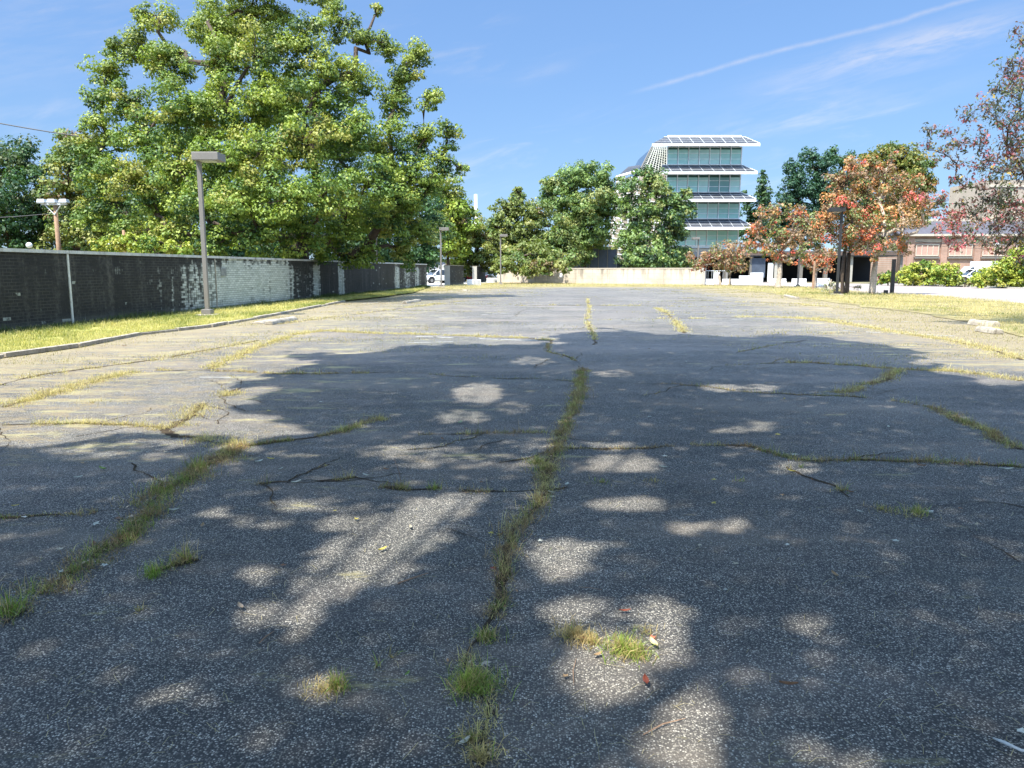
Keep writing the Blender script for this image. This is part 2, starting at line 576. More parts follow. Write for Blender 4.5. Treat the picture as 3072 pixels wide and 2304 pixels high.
def brick_wall_mat():
    """white glazed brick, most of it under black growth; stain follows u (metres along) through a ramp"""
    m, t, b = new_mat('stained_white_brick')
    uv = t.n('ShaderNodeUVMap', uv_map='UVMap').outputs[0]
    br = t.n('ShaderNodeTexBrick', i={'Scale': 1.0, 'Mortar Size': 0.008, 'Mortar Smooth': 0.3, 'Bias': 0.0, 'Brick Width': 0.27, 'Row Height': 0.086})
    br.inputs['Color1'].default_value = (0.56, 0.57, 0.50, 1)
    br.inputs['Color2'].default_value = (0.38, 0.40, 0.34, 1)
    br.inputs['Mortar'].default_value = (0.16, 0.16, 0.13, 1)
    t.t.links.new(uv, br.inputs['Vector'])
    sx = t.n('ShaderNodeSeparateXYZ')
    t.t.links.new(uv, sx.inputs[0])
    u, v = sx.outputs[0], sx.outputs[1]
    att = t.n('ShaderNodeAttribute', attribute_name='stain').outputs['Fac']
    streak = t.noise(t.scale(uv, (2.6, 0.22, 1.0)), 1.0, 7, 0.72)
    blotch = t.noise(uv, 0.9, 6, 0.65)
    blotch2 = t.noise(uv, 7.0, 5, 0.7)
    f = t.math('ADD', t.math('ADD', t.math('MULTIPLY', streak, 0.72), t.math('MULTIPLY', blotch, 0.2)), t.math('MULTIPLY', blotch2, 0.12))
    f = t.math('ADD', f, t.math('SUBTRACT', att, 0.5))
    br2 = t.n('ShaderNodeTexBrick', i={'Scale': 1.0, 'Mortar Size': 0.0, 'Bias': 0.0, 'Brick Width': 0.27, 'Row Height': 0.086})
    br2.inputs['Color1'].default_value = (0, 0, 0, 1)
    br2.inputs['Color2'].default_value = (1, 1, 1, 1)
    t.t.links.new(uv, br2.inputs['Vector'])
    brand = t.n('ShaderNodeRGBToBW', i={'Color': br2.outputs['Color']}).outputs[0]
    f = t.math('ADD', f, t.math('MULTIPLY', t.math('SUBTRACT', brand, 0.5), 0.10))
    topd = t.math('MULTIPLY', t.step(t.math('ADD', v, t.math('MULTIPLY', blotch2, 0.5)), 1.9, 2.25), 0.12)
    f = t.math('ADD', f, topd)
    st = t.step(f, 0.47, 0.62)
    # single bricks that have shed the growth
    bv = t.n('ShaderNodeTexVoronoi', i={'Scale': 1.0})
    t.t.links.new(t.scale(uv, (2.5, 9.8, 1.0)), bv.inputs['Vector'])
    sc2 = t.n('ShaderNodeSeparateColor')
    t.t.links.new(bv.outputs['Color'], sc2.inputs[0])
    shed = t.math('MULTIPLY', t.step(brand, 0.965, 0.985), t.step(t.noise(uv, 1.4, 4, 0.6), 0.47, 0.56))
    shed = t.math('MULTIPLY', shed, 0.8)
    st = t.math('MULTIPLY', st, t.math('SUBTRACT', 1.0, shed))
    dk = t.math('ADD', t.math('MULTIPLY', streak, 0.6), t.math('MULTIPLY', blotch2, 0.4))
    dark = t.mix(t.step(dk, 0.47, 0.68), (0.004, 0.004, 0.005), (0.075, 0.07, 0.06))
    dm = t.mix(t.math('MULTIPLY', br.outputs['Fac'], t.step(blotch, 0.35, 0.6)), dark, (0.06, 0.057, 0.05))
    c = t.mix(t.math('MULTIPLY', st, 0.97), br.outputs['Color'], dm)
    # damp grey-green foot
    foot = t.math('MULTIPLY', t.step(t.math('MULTIPLY', t.math('ADD', v, t.math('MULTIPLY', blotch, 0.5)), -1.0), -0.62, -0.32), 0.55)
    c = t.mix(foot, c, (0.13, 0.13, 0.10))
    put(t, b, 'Base Color', c)
    b.inputs['Roughness'].default_value = 0.75
    bump(t, b, t.math('SUBTRACT', 1.0, br.outputs['Fac']), 0.5, 0.008)
    return m


M['brickwall'] = brick_wall_mat()


def red_brick_mat():
    m, t, b = new_mat('pink_brick')
    tc = t.n('ShaderNodeTexCoord').outputs['Object']
    sx = t.n('ShaderNodeSeparateXYZ')
    t.t.links.new(tc, sx.inputs[0])
    cb = t.n('ShaderNodeCombineXYZ')
    t.t.links.new(sx.outputs[0], cb.inputs[0])
    t.t.links.new(sx.outputs[2], cb.inputs[1])
    br = t.n('ShaderNodeTexBrick', i={'Scale': 1.0, 'Mortar Size': 0.01, 'Brick Width': 0.42, 'Row Height': 0.14})
    br.inputs['Color1'].default_value = (0.40, 0.24, 0.175, 1)
    br.inputs['Color2'].default_value = (0.33, 0.20, 0.15, 1)
    br.inputs['Mortar'].default_value = (0.42, 0.34, 0.27, 1)
    t.t.links.new(cb.outputs[0], br.inputs['Vector'])
    n = t.noise(tc, 0.5, 5, 0.6)
    c = t.mix(1.0, br.outputs['Color'], t.ramp(n, [(0.3, 0.8), (0.7, 1.25)]), 'MULTIPLY')
    put(t, b, 'Base Color', c)
    b.inputs['Roughness'].default_value = 0.9
    return m


M['redbrick'] = red_brick_mat()


def conc_wall_mat():
    m, t, b = new_mat('board_formed_concrete')
    tc = t.n('ShaderNodeTexCoord').outputs['Object']
    sx = t.n('ShaderNodeSeparateXYZ')
    t.t.links.new(tc, sx.inputs[0])
    board = t.math('PINGPONG', sx.outputs[2], 0.3)
    groove = t.step(t.math('MULTIPLY', board, -1.0), -0.03, 0.0)
    n1 = t.noise(tc, 0.5, 6, 0.65)
    drip = t.noise(t.scale(tc, (1.6, 1.0, 0.16)), 1.0, 7, 0.7)
    c = t.ramp(n1, [(0.3, (0.38, 0.325, 0.25)), (0.5, (0.54, 0.465, 0.37)), (0.75, (0.60, 0.515, 0.41))])
    c = t.mix(t.math('MULTIPLY', t.step(t.math('ADD', drip, t.math('MULTIPLY', sx.outputs[2], 0.06)), 0.55, 0.75), 0.7), c, (0.13, 0.115, 0.09))
    c = t.mix(t.math('MULTIPLY', groove, 0.4), c, (0.2, 0.18, 0.14))
    put(t, b, 'Base Color', c)
    b.inputs['Roughness'].default_value = 0.9
    return m


M['concwall'] = conc_wall_mat()


def glass_mat(name, col, blind):
    m, t, b = new_mat(name)
    tc = t.n('ShaderNodeTexCoord').outputs['Object']
    sx = t.n('ShaderNodeSeparateXYZ')
    t.t.links.new(tc, sx.inputs[0])
    n = t.noise(tc, 0.35, 3, 0.5)
    slat = t.step(t.math('PINGPONG', sx.outputs[2], 0.09), 0.02, 0.05)
    c = t.mix(t.math('MULTIPLY', slat, 0.25), col, [x * 1.3 for x in col])
    # the top strip of each window is coloured a darker green
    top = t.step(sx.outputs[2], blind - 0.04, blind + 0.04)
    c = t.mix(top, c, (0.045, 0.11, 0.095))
    c = t.mix(1.0, c, t.ramp(n, [(0.3, 0.8), (0.7, 1.2)]), 'MULTIPLY')
    put(t, b, 'Base Color', c)
    b.inputs['Roughness'].default_value = 0.12
    b.inputs['Specular IOR Level'].default_value = 0.6
    return m


M['teal'] = glass_mat('teal_glass', (0.38, 0.66, 0.60), 2.3)
M['teal2'] = glass_mat('teal_glass_pale', (0.46, 0.70, 0.64), 2.3)
M['teal3'] = glass_mat('teal_glass_dark', (0.17, 0.33, 0.31), 2.3)


#==GROUND==
def sheet(name, pts, z, mat, label=None):
    v = [(p[0], p[1], z) for p in pts]
    me = bpy.data.meshes.new(name)
    me.from_pydata(v, [], [tuple(range(len(v)))])
    me.materials.append(mat)
    me.update()
    if me.polygons[0].normal.z < 0:
        me.flip_normals()
    o = bpy.data.objects.new(name, me)
    COL.objects.link(o)
    return tag(o, kind='structure')


sheet('ground', [(-1500, -60), (1500, -60), (1500, 3000), (-1500, 3000)], -0.02, M['earth'])

left_kerb = [Vector((-9.35, -8, 0)), Vector((-9.3, 8, 0)), G(0, 1074), G(227, 1043), G(410, 1006), G(627, 982), G(800, 951), G(1030, 906), G(1150, 893), G(1240, 880), G(1330, 871), G(1420, 866)]
far_edge = [G(1500, 863), G(1700, 861), G(1900, 861), G(2060, 862), G(2200, 867)]
right_edge = [G(2330, 884), G(2480, 903), G(2600, 922), G(2700, 934), G(2790, 945), G(2900, 973), G(3000, 994), G(3072, 1012), Vector((11.9, 14, 0)), Vector((11.6, 8, 0)), Vector((11.5, -8, 0))]
lot = left_kerb + far_edge + right_edge

# left wall line
WA, WB, WC = G(227, 981), G(1031, 892), G(1281, 864)
wdir = (WB - WA).normalized()
W0 = WA - wdir * 22.0


def jag(line, step, amp, seed=0):
    out = []
    for a, b in zip(line[:-1], line[1:]):
        L = (b - a).length
        n = max(1, int(L / step))
        for i in range(n):
            p = a.lerp(b, i / n)
            d = (b - a).normalized()
            q = Vector((-d.y, d.x, 0)) * float((vnoise(p.x * 1.0, p.y * 1.0, 1.7, seed) - 0.5) * 2 * amp + (random.random() - .5) * amp * .5)
            out.append(p + q)
    out.append(line[-1])
    return out


# asphalt grid with the litter attribute
def litter_at(x, y):
    lk = [(p.x, p.y) for p in left_kerb]
    re = [(p.x, p.y) for p in ([G(2200, 867)] + right_edge)]
    fe = [(p.x, p.y) for p in ([left_kerb[-1]] + far_edge)]
    d1, d2, d3 = seg_dist(x, y, lk), seg_dist(x, y, re), seg_dist(x, y, fe)
    l1 = np.clip(1.05 - d1 / 3.2, 0, 1) * (y > 8)
    l2 = np.clip(1.15 - d2 / 6.5, 0, 1) * (y > 12)
    l3 = np.clip(1.0 - d3 / 7.0, 0, 1)
    l4 = np.clip(.82 - d1 / 13, 0, 1) * (y > 6)
    l5 = np.clip(.55 - d2 / 22, 0, 1) * (y > 16)
    return np.maximum(np.maximum(np.maximum(l1, l2), l3), np.maximum(l4, l5))


def build_lot():
    xs = np.arange(-10.2, 22.0, 0.35)
    ys = np.concatenate([np.arange(-8, 40, 0.35), np.arange(40, 82, 0.7)])
    X, Y = np.meshgrid(xs, ys)
    Z = np.zeros_like(X)
    V = np.stack([X, Y, Z], -1).reshape(-1, 3)
    nx, ny = len(xs), len(ys)
    idx = np.arange(nx * ny).reshape(ny, nx)
    q = np.stack([idx[:-1, :-1], idx[:-1, 1:], idx[1:, 1:], idx[1:, :-1]], -1).reshape(-1, 4)
    # drop cells wholly off the lot (they lie under lawn or road)
    cx, cy = V[q].mean(1)[:, 0], V[q].mean(1)[:, 1]
    lk = [(p.x, p.y) for p in lot]
    keep = in_poly(cx, cy, lk) | (seg_dist(cx, cy, lk) < 1.2)
    me = bpy.data.meshes.new('parking_lot')
    me.from_pydata(V.tolist(), [], q[keep].tolist())
    me.materials.append(M['asphalt'])
    at = me.attributes.new('litter', 'FLOAT', 'POINT')
    at.data.foreach_set('value', litter_at(V[:, 0], V[:, 1]).astype(np.float32))
    o = bpy.data.objects.new('parking_lot', me)
    COL.objects.link(o)
    tag(o, kind='structure')


build_lot()
# lawns
lawn_left = jag([p.copy() for p in left_kerb[:10]], 0.7, 0.05, 1)
ll_poly = lawn_left + [G(1290, 862), WC + Vector((-.1, 0, 0)), WB + Vector((-.1, 0, 0)), W0 + Vector((-.1, 0, 0)), Vector((W0.x, -8, 0))]
sheet('lawn', ll_poly, 0.07, M['lawn'])
far_line = jag([left_kerb[9], left_kerb[10], left_kerb[11]] + far_edge + right_edge[:1], 1.5, 0.35, 2)
far_poly = far_line + [G(2400, 861), G(2330, 859), G(2200, 857), G(2105, 855.5), G(1500, 847.6), G(1420, 851), G(1290, 862)]
sheet('lawn', far_poly, 0.012, M['lawn2'])
right_line = jag(right_edge[:8], 0.8, 0.3, 3) + right_edge[8:]
rd_near = [G(2400, 861), G(2560, 876), G(2640, 881), G(2823, 891), G(3072, 911), G(3700, 960)]
right_poly = right_line + [Vector((60, -8, 0))] + rd_near[::-1]
sheet('lawn', right_poly, 0.016, M['lawn2'])
road_poly = [G(2050, 850), G(2300, 847), G(2640, 852.5), G(3072, 867), G(3800, 893), G(3700, 960), G(3072, 911), G(2823, 891), G(2640, 881), G(2560, 876), G(2400, 861), G(2330, 859), G(2200, 857), G(2105, 855.5)]
sheet('road', road_poly, 0.02, M['road'])
sheet('pavement', [G(1250, 845), G(1700, 844), G(1500, 847.4), G(1420, 851), G(1290, 862), WC + Vector((-.4, 0.3, 0)), G(900, 862), G(900, 846)], 0.012, M['paleconc'])

# kerb of the left lawn: narrow concrete strip, broken by gaps
def kerb_strip(name, line, w, h, mat, z0=0.0, kind='structure'):
    mb = MB()
    for a, b in zip(line[:-1], line[1:]):
        L = (b - a).length
        n = max(1, int(L / 1.2))
        ang = atan2(b.y - a.y, b.x - a.x)
        for i in range(n):
            p = a.lerp(b, (i + .5) / n)
            mb.box((p.x, p.y, z0 + h / 2 + random.uniform(-.028, .008)), (L / n - random.uniform(.01, .06), w, h), ang + random.uniform(-.02, .02))
    o = mb.build(name, mat, bevel=0.008)
    tag(o, kind=kind)
    return o


kl = [p + Vector((0.02, 0, 0)) for p in left_kerb[1:8]]
kerb_strip('kerb', kl, 0.15, 0.085, M['kerb'])
kerb_strip('kerb', [G(2640, 853), G(2800, 858), G(2950, 863), G(3072, 867.5), G(3500, 882)], 0.35, 0.14, M['paleconc'])

#==CRACKS==
CR = [  # polyline in the 2212 view, grass density 0..1, width m, colour mix (0 green .. 1 straw)
    ([(1270, 645), (1272, 665), (1268, 690), (1280, 715), (1285, 745)], .35, .12, .9),
    ([(1190, 735), (1183, 760), (1212, 768), (1240, 775), (1262, 800)], .45, .10, .6),
    ([(1262, 800), (1255, 830), (1240, 865), (1225, 905), (1207, 950), (1192, 990), (1183, 1030)], 1.0, .16, .45),
    ([(1183, 1030), (1165, 1070), (1145, 1115), (1125, 1150), (1103, 1190), (1092, 1215)], 1.0, .15, .45),
    ([(1092, 1215), (1075, 1255), (1082, 1290), (1070, 1335), (1055, 1365)], .8, .11, .55),
    ([(1055, 1365), (1040, 1400), (1028, 1440), (1022, 1490)], .75, .11, .8),
    ([(1022, 1490), (1028, 1540), (1018, 1590), (1022, 1659)], .95, .10, .82),
    ([(0, 1350), (40, 1320), (90, 1280)], .45, .08, .5),
    ([(90, 1280), (150, 1235), (215, 1190), (290, 1140), (330, 1095)], 1.2, .20, .25),
    ([(310, 1095), (360, 1060), (410, 1030), (470, 990), (515, 965)], 1.3, .26, .3),
    ([(515, 965), (450, 955), (385, 940), (345, 922)], 1.0, .2, .85),
    ([(345, 922), (300, 920), (240, 917), (180, 915), (60, 918)], .6, .12, .9),
    ([(515, 965), (590, 955), (650, 948), (700, 940), (760, 925), (800, 912), (825, 903)], 1.0, .14, .45),
    ([(365, 925), (395, 905), (420, 888), (438, 872)], .6, .25, .95),
    ([(480, 856), (500, 845), (515, 838)], .7, .2, .9),
    ([(910, 940), (980, 938), (1040, 937), (1110, 935), (1185, 933)], .7, .10, .5),
    ([(1210, 968), (1300, 968), (1420, 965), (1500, 963), (1610, 962)], .6, .08, .5),
    ([(1610, 963), (1650, 975), (1710, 992), (1760, 996), (1830, 993), (1960, 995), (2080, 1003), (2212, 1010)], .9, .11, .35),
    ([(340, 800), (440, 800), (520, 803), (600, 808), (700, 807), (800, 805)], .9, .14, .7),
    ([(800, 805), (900, 805), (1000, 814), (1080, 817), (1150, 818), (1290, 825), (1400, 829), (1470, 830)], .4, .06, .3),
    ([(1470, 832), (1530, 836), (1600, 846), (1680, 849), (1720, 853), (1800, 855), (1900, 862), (1990, 876), (2030, 885)], .6, .08, .5),
    ([(2030, 885), (2060, 900), (2100, 918), (2150, 943), (2212, 972)], 1.0, .18, .5),
    ([(1820, 850), (1860, 835), (1910, 820), (1940, 800)], .7, .22, .7),
    ([(1560, 790), (1640, 786), (1700, 783)], .3, .06, .3),
    ([(1700, 783), (1760, 784), (1850, 790), (1940, 797), (2000, 800)], .9, .16, .6),
    ([(2000, 800), (2060, 801), (2120, 808), (2212, 823)], .9, .25, .95),
    ([(1300, 731), (1500, 729), (1650, 730), (1880, 731)], .05, .03, .5),
    ([(1590, 762), (1640, 752), (1690, 743), (1740, 735)], .35, .08, .2),
    ([(1190, 735), (1150, 731), (1050, 727), (960, 724), (900, 722), (800, 720), (700, 714), (640, 722), (600, 735), (550, 752), (500, 776), (450, 798)], 1.0, .22, .9),
    ([(0, 880), (60, 866), (130, 845), (200, 824), (290, 803)], 1.2, .22, .9),
    ([(0, 832), (100, 808), (200, 795), (330, 778), (450, 756), (560, 735)], .55, .4, .95),
    ([(1400, 688), (1500, 688), (1600, 685), (1700, 685), (1800, 690), (1840, 700)], .6, .25, .97),
    ([(1660, 684), (1760, 690), (1850, 703), (1950, 720), (2050, 735), (2130, 752), (2212, 778)], 1.0, .32, .97),
    ([(1420, 665), (1445, 680), (1460, 697), (1480, 720)], .6, .22, .95),
    ([(1110, 661), (1200, 659), (1300, 660), (1400, 660), (1480, 661)], .5, .3, .97),
    ([(1690, 1010), (1740, 1028), (1800, 1048), (1840, 1075)], .25, .07, .6),
    ([(1860, 1090), (1920, 1103), (1960, 1112), (2030, 1118)], .45, .09, .6),
    ([(2030, 1118), (2100, 1150), (2170, 1190), (2212, 1215)], .03, .03, .5),
    ([(0, 1115), (100, 1110), (200, 1105), (270, 1100), (305, 1097)], .7, .09, .5),
    ([(560, 1046), (620, 1040)], .5, .10, .5), ([(690, 1037), (770, 1028)], .5, .14, .7),
    ([(620, 1042), (700, 1037)], .03, .03, .5), ([(770, 1030), (860, 1050)], .03, .03, .5),
    ([(830, 1052), (880, 1058), (950, 1054)], .6, .14, .5), ([(1000, 1058), (1070, 1062)], .6, .12, .3),
    ([(1115, 684), (1122, 674), (1145, 665)], .02, .12, .5),
    ([(1000, 815), (1290, 826)], .02, .04, .5), ([(60, 918), (0, 920)], .3, .1, .9),
    ([(1180, 758), (1240, 775)], .1, .06, .7),
    ([(330, 1240), (380, 1222), (430, 1210)], .9, .10, .35),
    ([(1900, 650), (2050, 668), (2212, 690)], .8, .35, .97),
    ([(1560, 652), (1700, 655), (1850, 668)], .5, .4, .97),
    ([(600, 700), (760, 680), (900, 662), (1000, 650)], .45, .4, .97),
]


def build_cracks():
    mb = MB()
    pos, ln, colr, wid, lean = [], [], [], [], []
    for pts, dens, width, dry in CR:
        dry = min(.97, dry + .12)
        if dry > .95:
            width = width * 1.5
        wp = [K(*p) for p in pts]
        # ribbon of dirt
        L = 0
        samples = []
        for a, b in zip(wp[:-1], wp[1:]):
            n = max(2, int((b - a).length / 0.05))
            for i in range(n):
                samples.append((a.lerp(b, i / n), (b - a).normalized()))
            L += (b - a).length
        samples.append((wp[-1], (wp[-1] - wp[-2]).normalized()))
        prev = None
        for k, (p, d) in enumerate(samples):
            q = Vector((-d.y, d.x, 0))
            wob = q * float((vnoise(p.x, p.y, 0.35, 5) - .5) * 0.10 + (vnoise(p.x, p.y, 0.09, 6) - .5) * 0.04)
            hw = width * (0.04 + 0.30 * float(vnoise(p.x, p.y, 0.16, 8))) * (1.0 if dens > .15 else 0.6) + .003
            hw = min(hw, 0.06 if dens > .15 else 0.018)
            hw *= float(np.clip((vnoise(p.x, p.y, .5, 9) - .22) * 3, .12, 1))
            wob = wob + q * random.uniform(-.008, .008)
            a, b = p + wob - q * hw * random.uniform(.5, 1.2), p + wob + q * hw * random.uniform(.5, 1.2)
            if prev is not None:
                mb.quad((*prev[0][:2], .004), (*a[:2], .004), (*b[:2], .004), (*prev[1][:2], .004))
            prev = (a, b)
        # blades
        Y = sum(s[0].y for s in samples) / len(samples)
        far = max(1.0, Y / 9.0)
        per_m = 1150 * dens * min(1.6, max(.35, width / .13)) / far ** 1.25
        n = int(L * per_m)
        if dens < .04:
            n = 0
        if n == 0:
            continue
        ii = rng.integers(0, len(samples) - 1, n)
        P0 = np.array([samples[i][0][:] for i in ii])
        D0 = np.array([samples[i][1][:] for i in ii])
        Q0 = np.stack([-D0[:, 1], D0[:, 0], np.zeros(n)], 1)
        wobv = (vnoise(P0[:, 0], P0[:, 1], 0.35, 5) - .5) * 0.10 + (vnoise(P0[:, 0], P0[:, 1], 0.09, 6) - .5) * 0.04
        keep = vnoise(P0[:, 0], P0[:, 1], 0.28, 11) + vnoise(P0[:, 0], P0[:, 1], 0.9, 12) * .6 > (0.88 if dry < .95 else .98) - 0.52 * min(1.1, dens)
        off = rng.normal(0, width * .31, n)
        off = off * (0.5 + vnoise(P0[:, 0], P0[:, 1], 0.2, 13))
        P0 = P0 + Q0 * (off + wobv)[:, None] + D0 * rng.uniform(-.03, .03, n)[:, None]
        P0, n = P0[keep], int(keep.sum())
        pos.append(P0)
        hgt = np.clip(rng.gamma(3, .0125, n), .008, .12) * (.25 + 1.15 * vnoise(P0[:, 0], P0[:, 1], .13, 15)) * (0.75 + .5 * min(1, width / .15)) * far ** .15
        ln.append(hgt)
        wid.append(np.full(n, .0032) * far ** 0.95)
        cl_ = vnoise(P0[:, 0], P0[:, 1], 0.22, 21) * .8 + rng.random(n) * .5 - .15
        t_ = np.clip((cl_ < dry), 0, 1)[:, None].astype(float)
        green = np.array([.23, .29, .075]) * rng.uniform(.45, 1.4, (n, 1)) + np.array([.05, .03, 0]) * rng.random((n, 1))
        straw = np.array([.72, .61, .28]) * rng.uniform(.5, 1.25, (n, 1))
        brown = np.array([.40, .27, .15]) * rng.uniform(.5, 1.3, (n, 1))
        pick = (rng.random(n) < (np.clip(vnoise(P0[:, 0], P0[:, 1], .11, 25) * 1.3 - .1, 0, .9) if dry < .9 else .15))[:, None]
        col = green * (1 - t_) + straw * t_
        col = np.where(pick, brown, col)
        colr.append(col)
    o = mb.build('pavement_cracks', M['dirt'])
    tag(o, kind='structure')
    return np.concatenate(pos), np.concatenate(ln), np.concatenate(wid), np.concatenate(colr)


def blades(name, pos, ln, wd, col, spread=0.9, parent=None, z0=0.0, flat=0.12):
    n = len(pos)
    th = rng.uniform(0, 2 * pi, n)
    dv = np.stack([np.cos(th), np.sin(th), np.zeros(n)], 1)
    lean = rng.random(n) ** .8 * spread
    lean = np.where(rng.random(n) < flat, 1.45, lean)
    sv = np.stack([-np.sin(th), np.cos(th), np.zeros(n)], 1)
    ph = rng.uniform(0, 2 * pi, n)
    sv = np.stack([np.cos(ph), np.sin(ph), np.zeros(n)], 1)
    up = np.array([0, 0, 1.0])
    base = pos + up * z0
    mid = base + (dv * (np.sin(lean * .6) * ln * .55)[:, None]) + up * (np.cos(lean * .6) * ln * .55)[:, None]
    tip = mid + (dv * (np.sin(lean * 1.25) * ln * .55)[:, None]) + up * (np.cos(np.minimum(lean * 1.25, 1.7)) * ln * .5)[:, None]
    tip[:, 2] = np.maximum(tip[:, 2], z0 + .004)
    h = wd[:, None] * .5
    V1 = np.stack([base - sv * h, base + sv * h, mid + sv * h * .8, mid - sv * h * .8], 1)
    V2 = np.stack([mid - sv * h * .8, mid + sv * h * .8, tip + sv * h * .15, tip - sv * h * .15], 1)
    return np_quads(name, np.concatenate([V1, V2]), np.concatenate([col * .8, col]), M['grass'], parent)


for _k in range(46):
    src = random.choice([c for c in CR if c[1] > .25 and 730 < c[0][0][1] < 1120])
    p0 = random.choice(src[0])
    ang_ = random.uniform(0, 2 * pi)
    pts_ = [p0]
    for _j in range(random.randint(2, 5)):
        ang_ += random.uniform(-.6, .6)
        k0 = (p0[1] - 560) / 500
        pts_.append((pts_[-1][0] + cos(ang_) * 55 * k0, max(700, pts_[-1][1] + sin(ang_) * 16 * k0)))
    CR.append((pts_, .02 if random.random() < .6 else .2, .03, .6))
cp = build_cracks()
# scattered tufts on the asphalt (2212 view): x, y, radius m, blades, height, dry
pos, ln, wd, col = [cp[0]], [cp[1]], [cp[2]], [cp[3]]
TUFTS = [(1345, 1405, .10, 420, .06, .35), (1370, 1415, .07, 250, .05, .6), (1240, 1375, .09, 300, .05, .97), (1275, 1388, .07, 160, .04, .95), (727, 1488, .055, 170, .06, .5), (690, 1495, .1, 90, .03, .98),
         (1030, 1480, .10, 420, .07, .3), (1005, 1490, .05, 150, .07, .3), (1050, 1380, .06, 160, .05, .5), (330, 1245, .05, 120, .07, .1), (400, 1212, .06, 120, .09, .8),
         (300, 1320, .03, 25, .03, .9), (1660, 985, .02, 1, .02, .5), (1160, 1000, .1, 180, .06, .4), (1175, 1015, .1, 180, .06, .7), (1905, 1100, .08, 70, .03, .9),
         (1980, 1108, .10, 150, .06, .5), (1820, 1060, .08, 60, .05, .6), (20, 1325, .07, 200, .09, .4), (820, 905, .1, 100, .04, .9), (1410, 1040, .15, 90, .02, .98), (1300, 1042, .1, 60, .03, .5), (815, 1440, .015, 14, .06, .6), (845, 1420, .015, 14, .05, .7),
         (865, 1055, .06, 80, .05, .9), (940, 1056, .06, 80, .06, .3), (1600, 1040, .05, 20, .04, .3), (1395, 1365, .08, 60, .03, .9), (200, 870, .6, 200, .03, .98), (1795, 720, .8, 160, .04, .98),
         (1730, 1010, .03, 20, .05, .4), (1185, 1190, .02, 1, .02, .5), (1040, 1640, .05, 120, .05, .95), (1020, 1600, .06, 120, .05, .9)]
for (x, y, r, nb, h, dry) in TUFTS:
    c = K(x, y)
    a = rng.uniform(0, 2 * pi, nb)
    rr = np.abs(rng.normal(0, r * .6, nb))
    p = np.stack([c.x + np.cos(a) * rr, c.y + np.sin(a) * rr, np.zeros(nb)], 1)
    pos.append(p)
    ln.append(np.clip(rng.normal(h, h * .35, nb), .01, .2))
    wd.append(np.full(nb, .0035 * max(1, (c.y / 9))))
    g_ = np.array([.24, .32, .06]) * rng.uniform(.6, 1.5, (nb, 1))
    s_ = np.array([.60, .46, .22]) * rng.uniform(.4, 1.2, (nb, 1))
    col.append(np.where(rng.random((nb, 1)) < dry, s_, g_))
# loose straws lying flat across the near asphalt
nb = 1500
y_ = 2.2 + rng.random(nb) ** 1.4 * 14
x_ = rng.uniform(-.72, .72, nb) * y_
pos.append(np.stack([x_, y_, np.full(nb, .004)], 1))
ln.append(rng.uniform(.02, .11, nb))
wd.append(np.full(nb, .0023) * np.maximum(1, y_ / 5))
col.append(np.array([.42, .36, .22]) * rng.uniform(.4, 1.2, (nb, 1)))
npos = len(np.concatenate(pos)) - nb
allp = np.concatenate(pos)
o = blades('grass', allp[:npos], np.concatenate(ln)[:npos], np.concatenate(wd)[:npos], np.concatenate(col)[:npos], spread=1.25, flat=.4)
tag(o, 'tufts of green and straw coloured grass growing in the asphalt cracks', 'grass', kind='stuff')
sp, sl = allp[npos:], np.concatenate(ln)[npos:]
th = rng.uniform(0, 2 * pi, nb)
dv = np.stack([np.cos(th), np.sin(th), np.zeros(nb)], 1)
pv = np.stack([-np.sin(th), np.cos(th), np.zeros(nb)], 1)
bend = pv * (rng.uniform(-.25, .25, nb) * sl)[:, None]
hw = pv * (np.concatenate(wd)[npos:] * .5)[:, None]
upz = np.array([0, 0, .008])
p0, p1, p2 = sp, sp + dv * (sl * .5)[:, None] + bend + upz, sp + dv * sl[:, None]
o = np_quads('dry_straw', np.concatenate([np.stack([p0 - hw, p0 + hw, p1 + hw, p1 - hw], 1), np.stack([p1 - hw, p1 + hw, p2 + hw, p2 - hw], 1)]), np.concatenate([np.concatenate(col)[npos:]] * 2), M['grass'])
tag(o, 'thin dry straws lying scattered over the asphalt', 'straw', kind='stuff')


# crumbs of dead leaf and soil caught along the cracks
k_ = cp[0][:, 1] < 16
src_ = cp[0][k_]
nb = 5200
src_ = src_[rng.integers(0, len(src_), nb)] + np.stack([rng.normal(0, .035, nb), rng.normal(0, .035, nb), np.full(nb, .006)], 1)
sz_ = rng.uniform(.003, .013, nb)[:, None]
an_ = rng.uniform(0, 2 * pi, nb)
e1 = np.stack([np.cos(an_), np.sin(an_), rng.uniform(-.5, .5, nb)], 1) * sz_
e2 = np.stack([-np.sin(an_), np.cos(an_), rng.uniform(-.5, .5, nb)], 1) * sz_ * .6
cc_ = np.array([(.30, .18, .09), (.16, .10, .06), (.45, .36, .24), (.07, .05, .035)])[rng.integers(0, 4, nb)] * rng.uniform(.7, 1.3, (nb, 1))
src_[:, 2] = .004 + np.abs(e1[:, 2]) + np.abs(e2[:, 2])
o = np_quads('leaf_litter', np.stack([src_ - e1, src_ + e2, src_ + e1 * 1.2, src_ - e2], 1), cc_, M['dryleaf'])
tag(o, 'crumbled dead leaves and soil caught among the grass of the cracks', 'leaf litter', kind='stuff')


